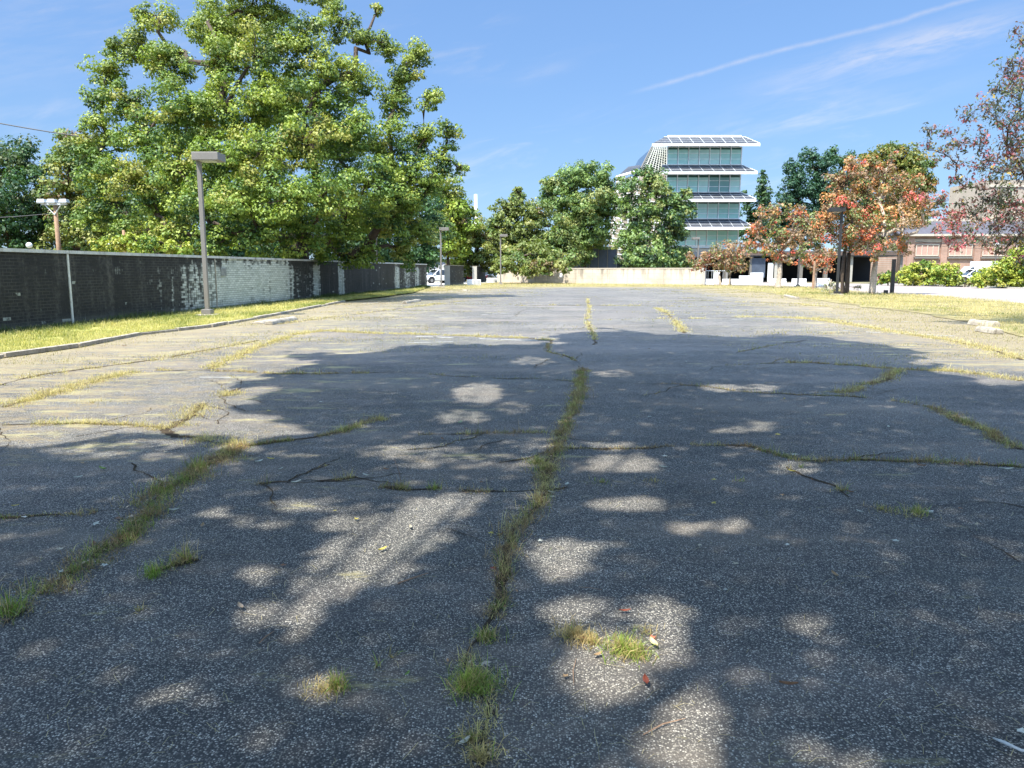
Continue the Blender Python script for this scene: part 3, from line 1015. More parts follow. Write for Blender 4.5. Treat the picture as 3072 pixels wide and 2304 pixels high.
# lawn blades -------------------------------------------------------
def lawn_scatter(name, poly, n, label, green, z0, ymin, ymax, xmin, xmax, hmul=1.0, pw=2.0, straw=(.60, .50, .23), bare=.38):
    yy = ymin * (ymax / ymin) ** (rng.random(n) ** .9)
    xx = rng.uniform(xmin, xmax, n)
    k = in_poly(xx, yy, [(p[0], p[1]) for p in poly])
    k &= np.abs(xx) < yy * .74 + 1
    k &= (vnoise(xx, yy, .8, 36) * .6 + vnoise(xx, yy, .25, 37) * .4) > bare
    xx, yy = xx[k], yy[k]
    n = len(xx)
    d = np.maximum(1, yy / 14)
    g_ = np.clip(vnoise(xx, yy, 1.6, 31) * .9 + vnoise(xx, yy, .35, 32) * .5 - .25 + rng.normal(0, .12, n), 0, 1)[:, None]
    gr = np.array([.17, .21, .05]) * rng.uniform(.7, 1.4, (n, 1))
    st = np.array(straw) * rng.uniform(.65, 1.2, (n, 1))
    m_ = (g_ > (1 - green)).astype(float) * .85
    c = gr * m_ + st * (1 - m_)
    o = blades(name, np.stack([xx, yy, np.zeros(n)], 1), np.clip(rng.gamma(5, .012, n), .02, .13) * hmul * d ** .25, .006 * d ** .8, c, .8, z0=z0)
    tag(o, label, 'grass', kind='stuff')


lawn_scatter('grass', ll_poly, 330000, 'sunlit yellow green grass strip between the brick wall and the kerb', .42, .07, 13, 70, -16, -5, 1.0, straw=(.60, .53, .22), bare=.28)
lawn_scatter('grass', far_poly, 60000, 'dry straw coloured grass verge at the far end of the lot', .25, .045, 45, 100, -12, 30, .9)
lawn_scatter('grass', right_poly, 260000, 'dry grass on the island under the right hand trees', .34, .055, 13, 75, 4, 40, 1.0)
nb = 230000
yy = 13 * (70 / 13) ** rng.random(nb)
xx = rng.uniform(-11, 24, nb)
k = in_poly(xx, yy, [(p.x, p.y) for p in lot])
lt = litter_at(xx, yy)
k &= rng.random(nb) < np.clip(lt * 1.3 - .55 + (vnoise(xx * .6, yy, 1.1, 41) - .5) * 1.9 + (vnoise(xx, yy, .3, 42) - .5) * .8, 0, 1)
xx, yy = xx[k], yy[k]
nb = len(xx)
d = np.maximum(1, yy / 14)
o = blades('grass', np.stack([xx, yy, np.zeros(nb)], 1), rng.uniform(.015, .05, nb) * d ** .3, .006 * d ** .8,
           np.where(rng.random((nb, 1)) < .8, np.array([.52, .43, .19]) * rng.uniform(.5, 1.1, (nb, 1)), np.array([.15, .19, .04]) * rng.uniform(.6, 1.2, (nb, 1))), 1.2)
tag(o, 'low dry grass and straw creeping over the asphalt beside the kerbs', 'grass', kind='stuff')
# weeds at the wall foot
nb = 9000
tt = rng.random(nb) ** 1.3
pw_ = np.array([(WA - wdir * 8).lerp(WB, 1.0)[:]]) * 0 + np.array((WA - wdir * 8)[:])[None] + tt[:, None] * np.array((WC - (WA - wdir * 8))[:])[None]
off = np.abs(rng.normal(0, .16, nb)) + .02
pw_[:, 0] += off + .08
o = blades('grass', pw_, rng.uniform(.06, .22, nb) * (0.5 + vnoise(pw_[:, 0], pw_[:, 1], 1.1, 51)), np.full(nb, .011) * np.maximum(1, pw_[:, 1] / 20), np.array([.07, .10, .03]) * rng.uniform(.5, 1.5, (nb, 1)), .6, z0=.07)
tag(o, 'unmown weeds along the foot of the stained brick wall', 'grass', kind='stuff')

# faded parking lines
mbp = MB()
for (a, b, w_) in [((900, 727), (1180, 737), .1), ((820, 742), (1000, 738), .08), ((1580, 690), (1900, 694), .1), ((1650, 664), (1850, 668), .12), ((1350, 655), (1420, 653), .1), ((1820, 715), (2150, 730), .1), ((1880, 692), (2010, 697), .1),
                    ((620, 668), (1010, 640), .1), ((900, 690), (1100, 676), .08), ((1720, 1010), (1730, 1008), .03), ((1880, 640), (2020, 655), .12), ((430, 815), (560, 816), .06)]:
    A, B = K(*a), K(*b)
    d = (B - A).normalized()
    q = Vector((-d.y, d.x, 0)) * w_ / 2
    n = max(1, int((B - A).length / .5))
    for i in range(n):
        if random.random() < .35:
            continue
        s, e = A.lerp(B, i / n), A.lerp(B, (i + random.uniform(.4, .98)) / n)
        mbp.quad((*(s - q)[:2], .004), (*(e - q)[:2], .004), (*(e + q)[:2], .004), (*(s + q)[:2], .004))
tag(mbp.build('road_marking', M['faded']), kind='structure')

#==LEAVES ON GROUND==
def fallen_leaf(x, y, size, colr, label, shape='maple', rz=0, group=None):
    c = K(x, y)
    v, f = [], []
    if shape == 'maple':
        n = 11
        rad = [1, .42, .85, .38, .6, .25, .25, .6, .38, .85, .42]
        for i in range(n):
            a = 2 * pi * i / n + rz
            v.append((cos(a) * rad[i] * size, sin(a) * rad[i] * size, .012 + random.uniform(0, .25) * size))
        v.append((0, 0, .012))
        f = [(n, i, (i + 1) % n) for i in range(n)]
    else:
        m_ = 7
        for i in range(m_):
            u = i / (m_ - 1) * 2 - 1
            wv = .32 * (1 - u * u) + .02
            zz = .012 + .22 * size * u * u
            for s in (-1, 0, 1):
                px, py = u * size, s * wv * size
                v.append((px * cos(rz) - py * sin(rz), px * sin(rz) + py * cos(rz), zz + abs(s) * .18 * size))
        for i in range(m_ - 1):
            for s in range(2):
                f.append((i * 3 + s, i * 3 + s + 1, i * 3 + s + 4, i * 3 + s + 3))
    me = bpy.data.meshes.new('fallen_leaf')
    me.from_pydata(v, [], f)
    me.materials.append(M['dryleaf'])
    at = me.color_attributes.new('tint', 'FLOAT_COLOR', 'POINT')
    for i in range(len(v)):
        k_ = random.uniform(.8, 1.15)
        at.data[i].color = (colr[0] * k_, colr[1] * k_, colr[2] * k_, 1)
    me.update()
    o = bpy.data.objects.new('fallen_leaf', me)
    COL.objects.link(o)
    o.location = (c.x, c.y, 0)
    tag(o, label, 'leaf', group or 'fallen leaves on the asphalt')
    return o


PALE, TAN, BRN, RED, GRN, YEL = (.55, .56, .50), (.36, .24, .13), (.22, .11, .055), (.26, .07, .04), (.16, .26, .06), (.55, .45, .10)
FL = [(205, 1136, .042, PALE, 'pale maple leaf beside the left crack near where the cross crack meets it', 'maple'),
      (52, 1121, .03, PALE, 'small pale leaf under the cross crack at the left edge', 'maple'),
      (376, 1105, .03, PALE, 'pale leaf just right of the widest left grass tuft', 'oval'),
      (226, 1225, .03, PALE, 'pale leaf on the right flank of the left grass crack', 'maple'),
      (132, 1240, .034, PALE, 'pale curled leaf on top of the lower left grass crack', 'maple'),
      (520, 1316, .036, (.34, .27, .2), 'grey brown curled leaf below the big sunlit patch, left side', 'oval'),
      (1437, 988, .035, PALE, 'pale maple leaf above its twin, right of the central crack', 'maple'),
      (1432, 1012, .035, PALE, 'pale curled leaf just below another pale one right of the central crack', 'oval'),
      (1935, 1173, .035, PALE, 'pale pointed leaf lying alone at the right in the shade', 'maple'),
      (1702, 1181, .025, PALE, 'small pale leaf alone in the shade right of the centre', 'maple'),
      (1567, 1278, .016, PALE, 'tiny pale leaf alone between the two brown leaves and the far shade', 'maple'),
      (1703, 1485, .036, BRN, 'brown curled leaf alone on the dark asphalt at lower right', 'oval'),
      (1395, 1478, .036, RED, 'red brown leaf at the lower edge of the sunlit tuft patch', 'oval'),
      (1350, 1325, .028, RED, 'red brown leaf above the sunlit yellow tuft', 'oval'),
      (1412, 1396, .04, (.6, .52, .3), 'cream coloured leaf leaning on the right of the sunlit tuft', 'oval'),
      (1408, 1382, .025, (.45, .15, .08), 'small rusty leaf right above the cream leaf by the tuft', 'maple'),
      (1222, 1467, .022, TAN, 'small tan leaf at the left rim of the lower sunlit patch', 'maple'),
      (1292, 1420, .026, TAN, 'tan leaf on the left side of the sunlit tuft', 'oval'),
      (1046, 1440, .04, (.5, .44, .36), 'pale withered leaf in the central crack above the bushy tuft', 'maple'),
      (1003, 1610, .03, (.6, .58, .5), 'whitish leaf beside the central crack at the bottom edge', 'oval'),
      (222, 1016, .05, GRN, 'green leaf lying in the shade left of the left crack', 'oval'),
      (994, 915, .045, (.4, .5, .3), 'pale green leaf above the middle cross crack', 'oval'),
      (1714, 985, .05, PALE, 'pale leaf by the sunny spot on the right cross crack', 'maple'),
      (2008, 1110, .04, PALE, 'pale leaf in the small tuft at right', 'maple'),
      (2175, 1017, .05, PALE, 'pale leaf below the right cross crack at the right edge', 'oval'),
      (2205, 1585, .035, PALE, 'pale curled leaf at the lower right edge of the lot', 'maple'),
      (1165, 1172, .028, PALE, 'small pale leaf right of the central crack', 'maple'),
      (1197, 968, .04, (.5, .36, .22), 'tan leaf where the right cross crack leaves the central crack', 'maple'),
      (1175, 1012, .035, (.5, .36, .22), 'tan leaf on the grassy stretch of the central crack', 'maple'),
      (1065, 1232, .03, RED, 'rusty leaf in the narrow part of the central crack', 'maple'),
      (640, 1045, .04, PALE, 'pale leaf under the dry tuft left of the centre', 'oval'),
      (790, 1030, .035, PALE, 'pale leaf left of the tall weed stalk', 'oval'),
      (560, 1000, .04, PALE, 'pale leaf right of where the left cracks join', 'oval'),
      (1255, 1385, .03, BRN, 'brown leaf in the dead tuft above the sunlit patch', 'maple'),
      (880, 1462, .02, GRN, 'tiny green leaf at the middle of the dark foreground', 'oval')]
for i, (x, y, s, c, lab, sh) in enumerate(FL):
    fallen_leaf(x, y, s, c, lab, sh, rz=i * 1.7)
for i in range(70):
    x, y = random.uniform(20, 2190), random.uniform(720, 1250)
    c0 = random.choice([PALE, TAN, BRN, YEL, (.45, .4, .3)])
    if pix2212(0, 1)[0] is not None:
        dd = K(x, y).y
        o = fallen_leaf(x, y, random.uniform(.018, .03) * (1 + dd / 25), c0, 'small withered leaf scattered on the asphalt', random.choice(['maple', 'oval']), rz=random.uniform(0, 6), group='small scattered leaves')
# twigs
tw = MB()
a = K(2145, 1600)
b_ = K(2205, 1628)
tw.tube([(a.x, a.y, .01), (a.x * .6 + b_.x * .4 - .01, a.y * .6 + b_.y * .4 - .015, .022), (b_.x, b_.y, .012), (b_.x + .05, b_.y - .01, .01)], [.003, .006, .005, .002], 6)
M['palestick'] = simple('bleached_stick', (.6, .6, .56), .7)
tag(tw.build('stick', M['palestick'], smooth=True), 'pale bleached stick curving in the lower right corner', 'stick')
for (p, q, r, lab) in [((560, 1392), (592, 1366), .003, 'thin dark twig under the large sunlit patch'), ((1245, 1425), (1240, 1485), .0015, 'thin grass stalk dropping from the sunlit tuft'), ((860, 1262), (925, 1240), .004, 'brown twig at the right rim of the large sunlit patch'),
                       ((1390, 1590), (1480, 1555), .0022, 'straw coloured twig crossing the lower sunlit patch'), ((1250, 1270), (1300, 1276), .0015, 'short pale twig between the cracks at right')]:
    a, b_ = K(*p), K(*q)
    m_ = a.lerp(b_, .5) + Vector((random.uniform(-.01, .01), random.uniform(-.01, .01), .012))
    tag(MB().tube([(a.x, a.y, .006), m_, (b_.x, b_.y, .006)], [r, r * 1.2, r * .5], 5).build('twig', M['wood']), lab, 'twig')
# tall weed stalk
a = K(868, 1056)
st = MB().tube([(a.x, a.y, 0), (a.x - .015, a.y, .12), (a.x - .05, a.y + .01, .22)], [.002, .0016, .001], 5)
for k_ in range(9):
    z_ = .12 + k_ * .011
    st.tube([(a.x - .018 - k_ * .0035, a.y, z_), (a.x - .018 - k_ * .0035 + random.uniform(-.012, .012), a.y, z_ + .014)], [.0012, .0004], 4)
tag(st.build('weed_stalk', M['wood']), 'tall thin dry seed stalk rising from the tuft left of the central crack', 'weed')

# concrete wheel stops and broken kerb stones
def stone(name, x0, y0, x1, y1, h, w_, lab, cat, mat=None):
    a, b = G(x0, y0), G(x1, y1)
    L = (b - a).length
    m_ = MB()
    n = 4
    ang = atan2(b.y - a.y, b.x - a.x)
    ol = [(-w_ / 2, 0), (w_ / 2, 0), (w_ * .36, h * .8), (w_ * .2, h), (-w_ * .22, h), (-w_ * .38, h * .75)]
    vs, fs = [], []
    for i in range(n + 1):
        t_ = i / n
        for (q, z) in ol:
            vs.append(((t_ - .5) * L + random.uniform(-.02, .02), q + random.uniform(-.012, .012), z + (random.uniform(-.02, .015) if z else 0)))
    k_ = len(ol)
    for i in range(n):
        for j in range(k_):
            j2 = (j + 1) % k_
            fs.append((i * k_ + j, i * k_ + j2, (i + 1) * k_ + j2, (i + 1) * k_ + j))
    fs.append(tuple(range(k_))[::-1])
    fs.append(tuple(n * k_ + j for j in range(k_)))
    o = mesh_obj(name, vs, fs, mat or M['kerb'])
    md = o.modifiers.new('bevel', 'BEVEL')
    md.width = .015
    o.location = ((a.x + b.x) / 2, (a.y + b.y) / 2, 0)
    o.rotation_euler = (0, 0, ang)
    tag(o, lab, cat, 'loose kerb stones and wheel stops')


stone('wheel_stop', 1214, 911, 1257, 904, .13, .24, 'pale concrete wheel stop at the end of the left lawn', 'wheel stop')
stone('kerb_stone', 806, 975, 882, 960, .12, .26, 'broken kerb stone with dry grass near the tall left lamp post', 'kerb stone')
stone('kerb_stone', 770, 972, 812, 964, .07, .34, 'flat broken kerb piece just left of the longer stone', 'kerb stone')
stone('wheel_stop', 2356, 889, 2393, 898, .12, .24, 'low concrete wheel stop at the edge of the right island', 'wheel stop')
stone('kerb_stone', 2915, 974, 2988, 982, .16, .3, 'tilted kerb stone at the right, upper one of two', 'kerb stone')
stone('kerb_stone', 2940, 994, 2995, 1003, .14, .3, 'kerb stone at the right, lower one of two', 'kerb stone')
stone('kerb_stone', 1388, 874, 1402, 874, .14, .3, 'small dark stone at the far left corner of the lot', 'kerb stone')
#==END1==


#==WALLS==
def wall_poly(name, pts, thick, h, z0, mat, label, cat, stain_fn=None, cope=True, cope_mat=None, cope_h=.09, cope_o=.04):
    """brick wall along pts (front face), thickness away from the lot; uv = metres"""
    root = empty(name, pts[0])
    inv = Matrix.Translation(-pts[0])
    step = .4
    us, P_ = [], []
    u = 0
    for a, b in zip(pts[:-1], pts[1:]):
        L = (b - a).length
        n = max(1, int(L / step))
        for i in range(n):
            P_.append(a.lerp(b, i / n))
            us.append(u + L * i / n)
        u += L
    P_.append(pts[-1])
    us.append(u)
    V, F, UV, ST = [], [], [], []
    n = len(P_)
    nrm_ = []
    for i in range(n):
        d = (P_[min(i + 1, n - 1)] - P_[max(i - 1, 0)]).normalized()
        nrm_.append(Vector((-d.y, d.x, 0)))
    for i in range(n):
        f, q = P_[i] - pts[0], nrm_[i] * thick
        V += [(f.x, f.y, z0), (f.x, f.y, h), (f.x + q.x, f.y + q.y, h), (f.x + q.x, f.y + q.y, z0)]
        s_ = stain_fn(us[i]) if stain_fn else .5
        ST += [s_] * 4
    uvv = []
    for i in range(n - 1):
        a, b = i * 4, i * 4 + 4
        F.append((a, b, b + 1, a + 1))
        uvv.append([(us[i], z0), (us[i + 1], z0), (us[i + 1], h), (us[i], h)])
        F.append((a + 1, b + 1, b + 2, a + 2))
        uvv.append([(us[i], h), (us[i + 1], h), (us[i + 1], h + thick), (us[i], h + thick)])
        F.append((a + 2, b + 2, b + 3, a + 3))
        uvv.append([(us[i], h), (us[i + 1], h), (us[i + 1], z0), (us[i], z0)])
    F.append((0, 1, 2, 3))
    uvv.append([(0, z0), (0, h), (thick, h), (thick, z0)])
    e = (n - 1) * 4
    F.append((e + 3, e + 2, e + 1, e))
    uvv.append([(us[-1] + thick, z0), (us[-1] + thick, h), (us[-1], h), (us[-1], z0)])
    o = mesh_obj('brickwork', V, F, mat, root)
    uvl = o.data.uv_layers.new(name='UVMap')
    k = 0
    for p, cs in zip(o.data.polygons, uvv):
        for c in cs:
            uvl.data[k].uv = c
            k += 1
    at = o.data.attributes.new('stain', 'FLOAT', 'POINT')
    at.data.foreach_set('value', ST)
    if cope:
        c = MB()
        cv, cf = [], []
        for i in range(n):
            f, q = P_[i] - pts[0], nrm_[i]
            A, B = f - q * cope_o, f + q * (thick + cope_o)
            cv += [(A.x, A.y, h + .002), (A.x, A.y, h + cope_h), (B.x, B.y, h + cope_h), (B.x, B.y, h + .002)]
        for i in range(n - 1):
            a, b = i * 4, i * 4 + 4
            for j in range(4):
                j2 = (j + 1) % 4
                cf.append((a + j, b + j, b + j2, a + j2))
        cf += [(0, 1, 2, 3), ((n - 1) * 4 + 3, (n - 1) * 4 + 2, (n - 1) * 4 + 1, (n - 1) * 4)]
        mesh_obj('coping', cv, cf, cope_mat or M['coping'], root)
    tag(root, label, cat)
    return root, nrm_


M['coping'] = simple('weathered_coping', (.50, .49, .45), .85, var=.25, nscale=2.5, stain=(.12, .11, .09))
M['mortar_pale'] = simple('pale_joint', (.55, .55, .50), .9, var=.3, nscale=8)


def wall_hit(px, A, B):
    """x coordinate of photo -> distance along the wall from A (ground line)"""
    lo, hi = -25.0, 60.0
    d = (B - A).normalized()
    for _ in range(60):
        mid = (lo + hi) / 2
        p = A + d * mid
        x, _y = pix2212(p.x, p.y)
        if x * 1.38879 < px:
            lo = mid
        else:
            hi = mid
    return lo


LAB = (WB - W0).length
uOf = lambda px: (wall_hit(px, WA, WB) + 22.0) if px < 1031 else LAB + (wall_hit(px, WB, WC))
# stain level along the wall, keyed on photo columns: (x, level)  >.5 black, <.4 clean white brick
STN = [(-900, .72), (0, .76), (200, .74), (230, .70), (330, .72), (480, .66), (530, .60), (570, .56), (610, .51), (650, .47), (690, .42), (700, .36), (760, .43), (800, .37), (850, .40), (874, .45), (884, .62), (905, .60), (930, .64), (942, .55), (948, .40), (960, .42), (966, .78), (1012, .80),
       (1020, .42), (1034, .42), (1040, .78), (1100, .80), (1180, .74), (1188, .42), (1196, .42), (1202, .66), (1225, .52), (1240, .62), (1255, .48), (1268, .66), (1281, .60)]
SU = [(uOf(x), s) for x, s in STN]


def stain_fn(u):
    for (a, s), (b, r) in zip(SU[:-1], SU[1:]):
        if u <= b:
            t_ = min(1, max(0, (u - a) / (b - a + 1e-6)))
            return s + (r - s) * t_
    return SU[-1][1]


WH = 2.05
wall, wn = wall_poly('brick_wall', [W0, WB, WC], .32, WH, -.3, M['brickwall'], 'long white brick wall blackened with growth along the left lawn', 'wall', stain_fn)
for px in (219, 1029, 652, 1186):
    u = uOf(px)
    p = (W0 + wdir * u) if px < 1031 else WB + (WC - WB).normalized() * (u - LAB)
    d = wdir
    q = Vector((d.y, -d.x, 0))
    c = p + q * .012 - W0
    MB().box((c.x, c.y, WH / 2), (.07 if px < 300 else .05, .03, WH - .02), atan2(d.y, d.x)).build('expansion_joint', M['mortar_pale'] if px in (219, 1029) else M['kerb'], wall)
o = MB().box((0, 0, 0), (.46, .02, .3), atan2(wdir.y, wdir.x)).build('patch_plate', simple('grey_patch', (.22, .22, .2), .8, var=.3), wall)
c = W0 + wdir * uOf(676) + Vector((wdir.y, -wdir.x, 0)) * .014 - W0
o.location = (c.x, c.y, 1.52)

# wall piers beyond the opening
for (xa, xb, xe, yb, lab) in [(1350.6, 1391, 1337, 857, 'short dark wall section with a white end beside the white car'), (1431, 1457, 1420, 848, 'far narrow wall section with white end before the concrete wall')]:
    a = G(xa, yb)
    dd = (WC - WB).normalized()
    L = .5
    while pix2212(*(a + dd * L)[:2])[0] * 1.38879 < xb and L < 20:
        L += .1
    r, _ = wall_poly('wall_pier', [a, a + dd * L], .6, WH, -.1, M['brickwall'], lab, 'wall', lambda u: .66, cope_h=.06, cope_mat=M['kerb'])
    e = MB()
    q = Vector((-dd.y, dd.x, 0))
    cpos = q * .3 - dd * .012
    e.box((cpos.x, cpos.y, WH / 2), (.02, .58, WH - .01), atan2(dd.y, dd.x))
    e.build('end_face', M['paleconc'], r)

# concrete wall at the far end
ca, cb2 = G(1492, 849), G(2105, 855)
cd = (cb2 - ca)
cl_ = cd.length
cw = empty('concrete_wall', ca, atan2(cd.y, cd.x))
MB().box((cl_ / 2, .15, .86), (cl_, .3, 1.76)).build('wall_face', M['concwall'], cw)
MB().box((cl_ / 2, .15, 1.79), (cl_ + .1, .38, .09)).build('coping', M['trimst'], cw)
MB().box((cl_ + .18, .15, .9), (.34, .44, 1.85)).build('end_pillar', M['paleconc'], cw)
for px in (1649, 1941, 1583):
    p = G(px, 852)
    s_ = (p - ca).dot(cd.normalized())
    b = MB().box((s_, -.012, 1.0), (.38 if px > 1600 else .2, .03, .52 if px > 1600 else .2)).build('notice_plate', M['white'], cw)
for k in range(1, 12):
    MB().box((cl_ * k / 12, -.004, .86), (.03, .012, 1.7)).build('joint', M['kerb'], cw)
tag(cw, 'low beige concrete wall with board marks closing the far end of the lot', 'wall')


#==LAMPS==
def lamp_post(px, base_y, top_y, side, label, mat=None, group='shoebox lamp posts round the parking lot', lean=0.0):
    D = 5.3 * FPX / (base_y - top_y) * .985
    b = G(px, ydep(D))
    r = empty('street_lamp', b)
    r.rotation_euler = (0, lean, 0)
    mat = mat or M['bronze']
    MB().box((0, 0, .04), (.62, .62, .16)).build('footing', M['kerb'], r, bevel=.02)
    MB().box((0, 0, .20), (.32, .32, .17)).build('base_cover', mat, r, bevel=.012)
    MB().box((0, 0, 2.66), (.135, .135, 5.0)).build('post', mat, r, bevel=.008)
    MB().box((side * .33, 0, 5.28), (.86, .72, .25)).build('lamp_head', mat, r, bevel=.012)
    MB().box((side * .36, 0, 5.148), (.5, .5, .03)).build('lens', M['lens'], r)
    tag(r, label, 'lamp post', group)
    return r


LAMPS = [(624, 951, 485, 1, 'nearest lamp post standing on the left lawn by the stained wall'),
         (1133, 893, 722, 1, 'dark lamp post in the shade of the big maple', 'darkpole'),
         (1324, 866, 693, 1, 'lamp post between the white car and the end of the brick wall'),
         (1502, 853, 707, 1, 'lamp post before the left end of the concrete wall'),
         (1566, 847, 741, 1, 'pale distant lamp post in front of the shaded concrete wall'),
         (2012, 850, 742, -1, 'distant lamp post before the sunny part of the concrete wall'),
         (2091, 854, 720, -1, 'lamp post before the right end of the concrete wall'),
         (2246, 852, 745, -1, 'distant lamp post by the tall white block'),
         (2393, 862, 692, -1, 'lamp post between the red leaved trees in front of the white barriers'),
         (2510, 886, 634, -1, 'tall lamp post against the thick trunk on the right island', 'darkpole')]
for a in LAMPS:
    lamp_post(*a[:5], mat=M[a[5]] if len(a) > 5 else None)
# dark stub post right
b = G(2675, 884)
r = empty('post', b)
MB().box((0, 0, 1.15), (.2, .2, 2.3), 0).build('shaft', M['darkpole'], r, bevel=.01)
MB().box((0, 0, .05), (.6, .5, .12)).build('footing', M['kerb'], r, bevel=.02)
MB().box((-.42, -.05, .16), (.22, .2, .28)).build('junction_box', M['darkpole'], r, bevel=.02)
tag(r, 'black square post with a small box at its foot beside the pale leaning trunk', 'post')
# thin posts
for (px, by, ty, rad, mat, nm, lab) in [(2448, 868, 806, .03, 'darkpole', 'thin_post', 'thin dark post right of the wooden post on the island'), (2438.5, 869, 783, .11, 'wood', 'wooden_post', 'short wooden post on the right island'),
                                        (2466, 836, 767, .05, 'galv', 'thin_post', 'pale thin post behind the white barriers'), (2154, 853, 800, .04, 'wood', 'thin_post', 'thin post beside the white gate pillar')]:
    D = 3691 / (by - 810)
    b = G(px, by)
    h = (by - ty) / FPX * D
    tag(MB().tube([(b.x, b.y, 0), (b.x + .04, b.y, h)], [rad, rad * .8], 8).build(nm, M[mat]), lab, 'post')

# white barriers and blocks
def block(x0, x1, y0, y1, lab, name='concrete_barrier', dep=.6, mat='white', vents=False, kind_='jersey'):
    D = 3691 / (y1 - 810)
    a, b = G(x0, y1), G(x1, y1)
    w_, h = b.x - a.x, (y1 - y0) / FPX * D
    m_ = MB()
    if kind_ == 'jersey':
        m_.prism([(-dep / 2, 0), (dep / 2, 0), (dep / 2, h * .12), (dep * .2, h * .4), (dep * .14, h), (-dep * .14, h), (-dep * .2, h * .4), (-dep / 2, h * .12)], -w_ / 2, w_ / 2, 'x')
        m_.v = [(v[0], v[1], v[2]) for v in m_.v]
    else:
        m_.box((0, 0, h / 2), (w_, dep, h))
    r = empty(name, ((a.x + b.x) / 2, a.y + dep / 2, 0))
    m_.build('body', M[mat], r, bevel=.02)
    if vents:
        v_ = MB()
        for k in range(5):
            v_.box((w_ / 2 - .12 - k * .13, -dep / 2 - .01, h * .5), (.05, .025, h * .7))
        v_.build('grille', M['bronze'], r)
    tag(r, lab, 'barrier')


block(1401, 1442, 839, 856, 'white block with a slatted right side before the far wall section', 'utility_box', 1.0, 'white', True, 'b')
block(1460, 1495, 834, 848, 'white block with a slatted side left of the concrete wall', 'utility_box', 1.0, 'white', True, 'b')
block(2114, 2142, 837, 853, 'white barrier just right of the concrete wall end')
block(2142.5, 2158, 813, 851, 'white gate pillar right of the concrete wall', 'gate_pillar', .5, 'white', False, 'b')
block(2169, 2217, 837, 852, 'white barrier behind the small many stemmed tree')
block(2219, 2254, 827, 851, 'white barrier half behind the distant lamp post', 'concrete_barrier', .6, 'white')
block(2256, 2289, 818, 848, 'tall white box among the barriers', 'utility_box', .9, 'white', False, 'b')
block(2311, 2360, 836, 849, 'white barrier behind the left red tree trunk')
block(2378, 2421, 836, 859, 'white barrier behind the lamp post between the red trees')
block(2443, 2492, 835, 860, 'white barrier left of the thick island trunk')


#==GLASS BUILDING==
DB = 125.0
TPL = {}


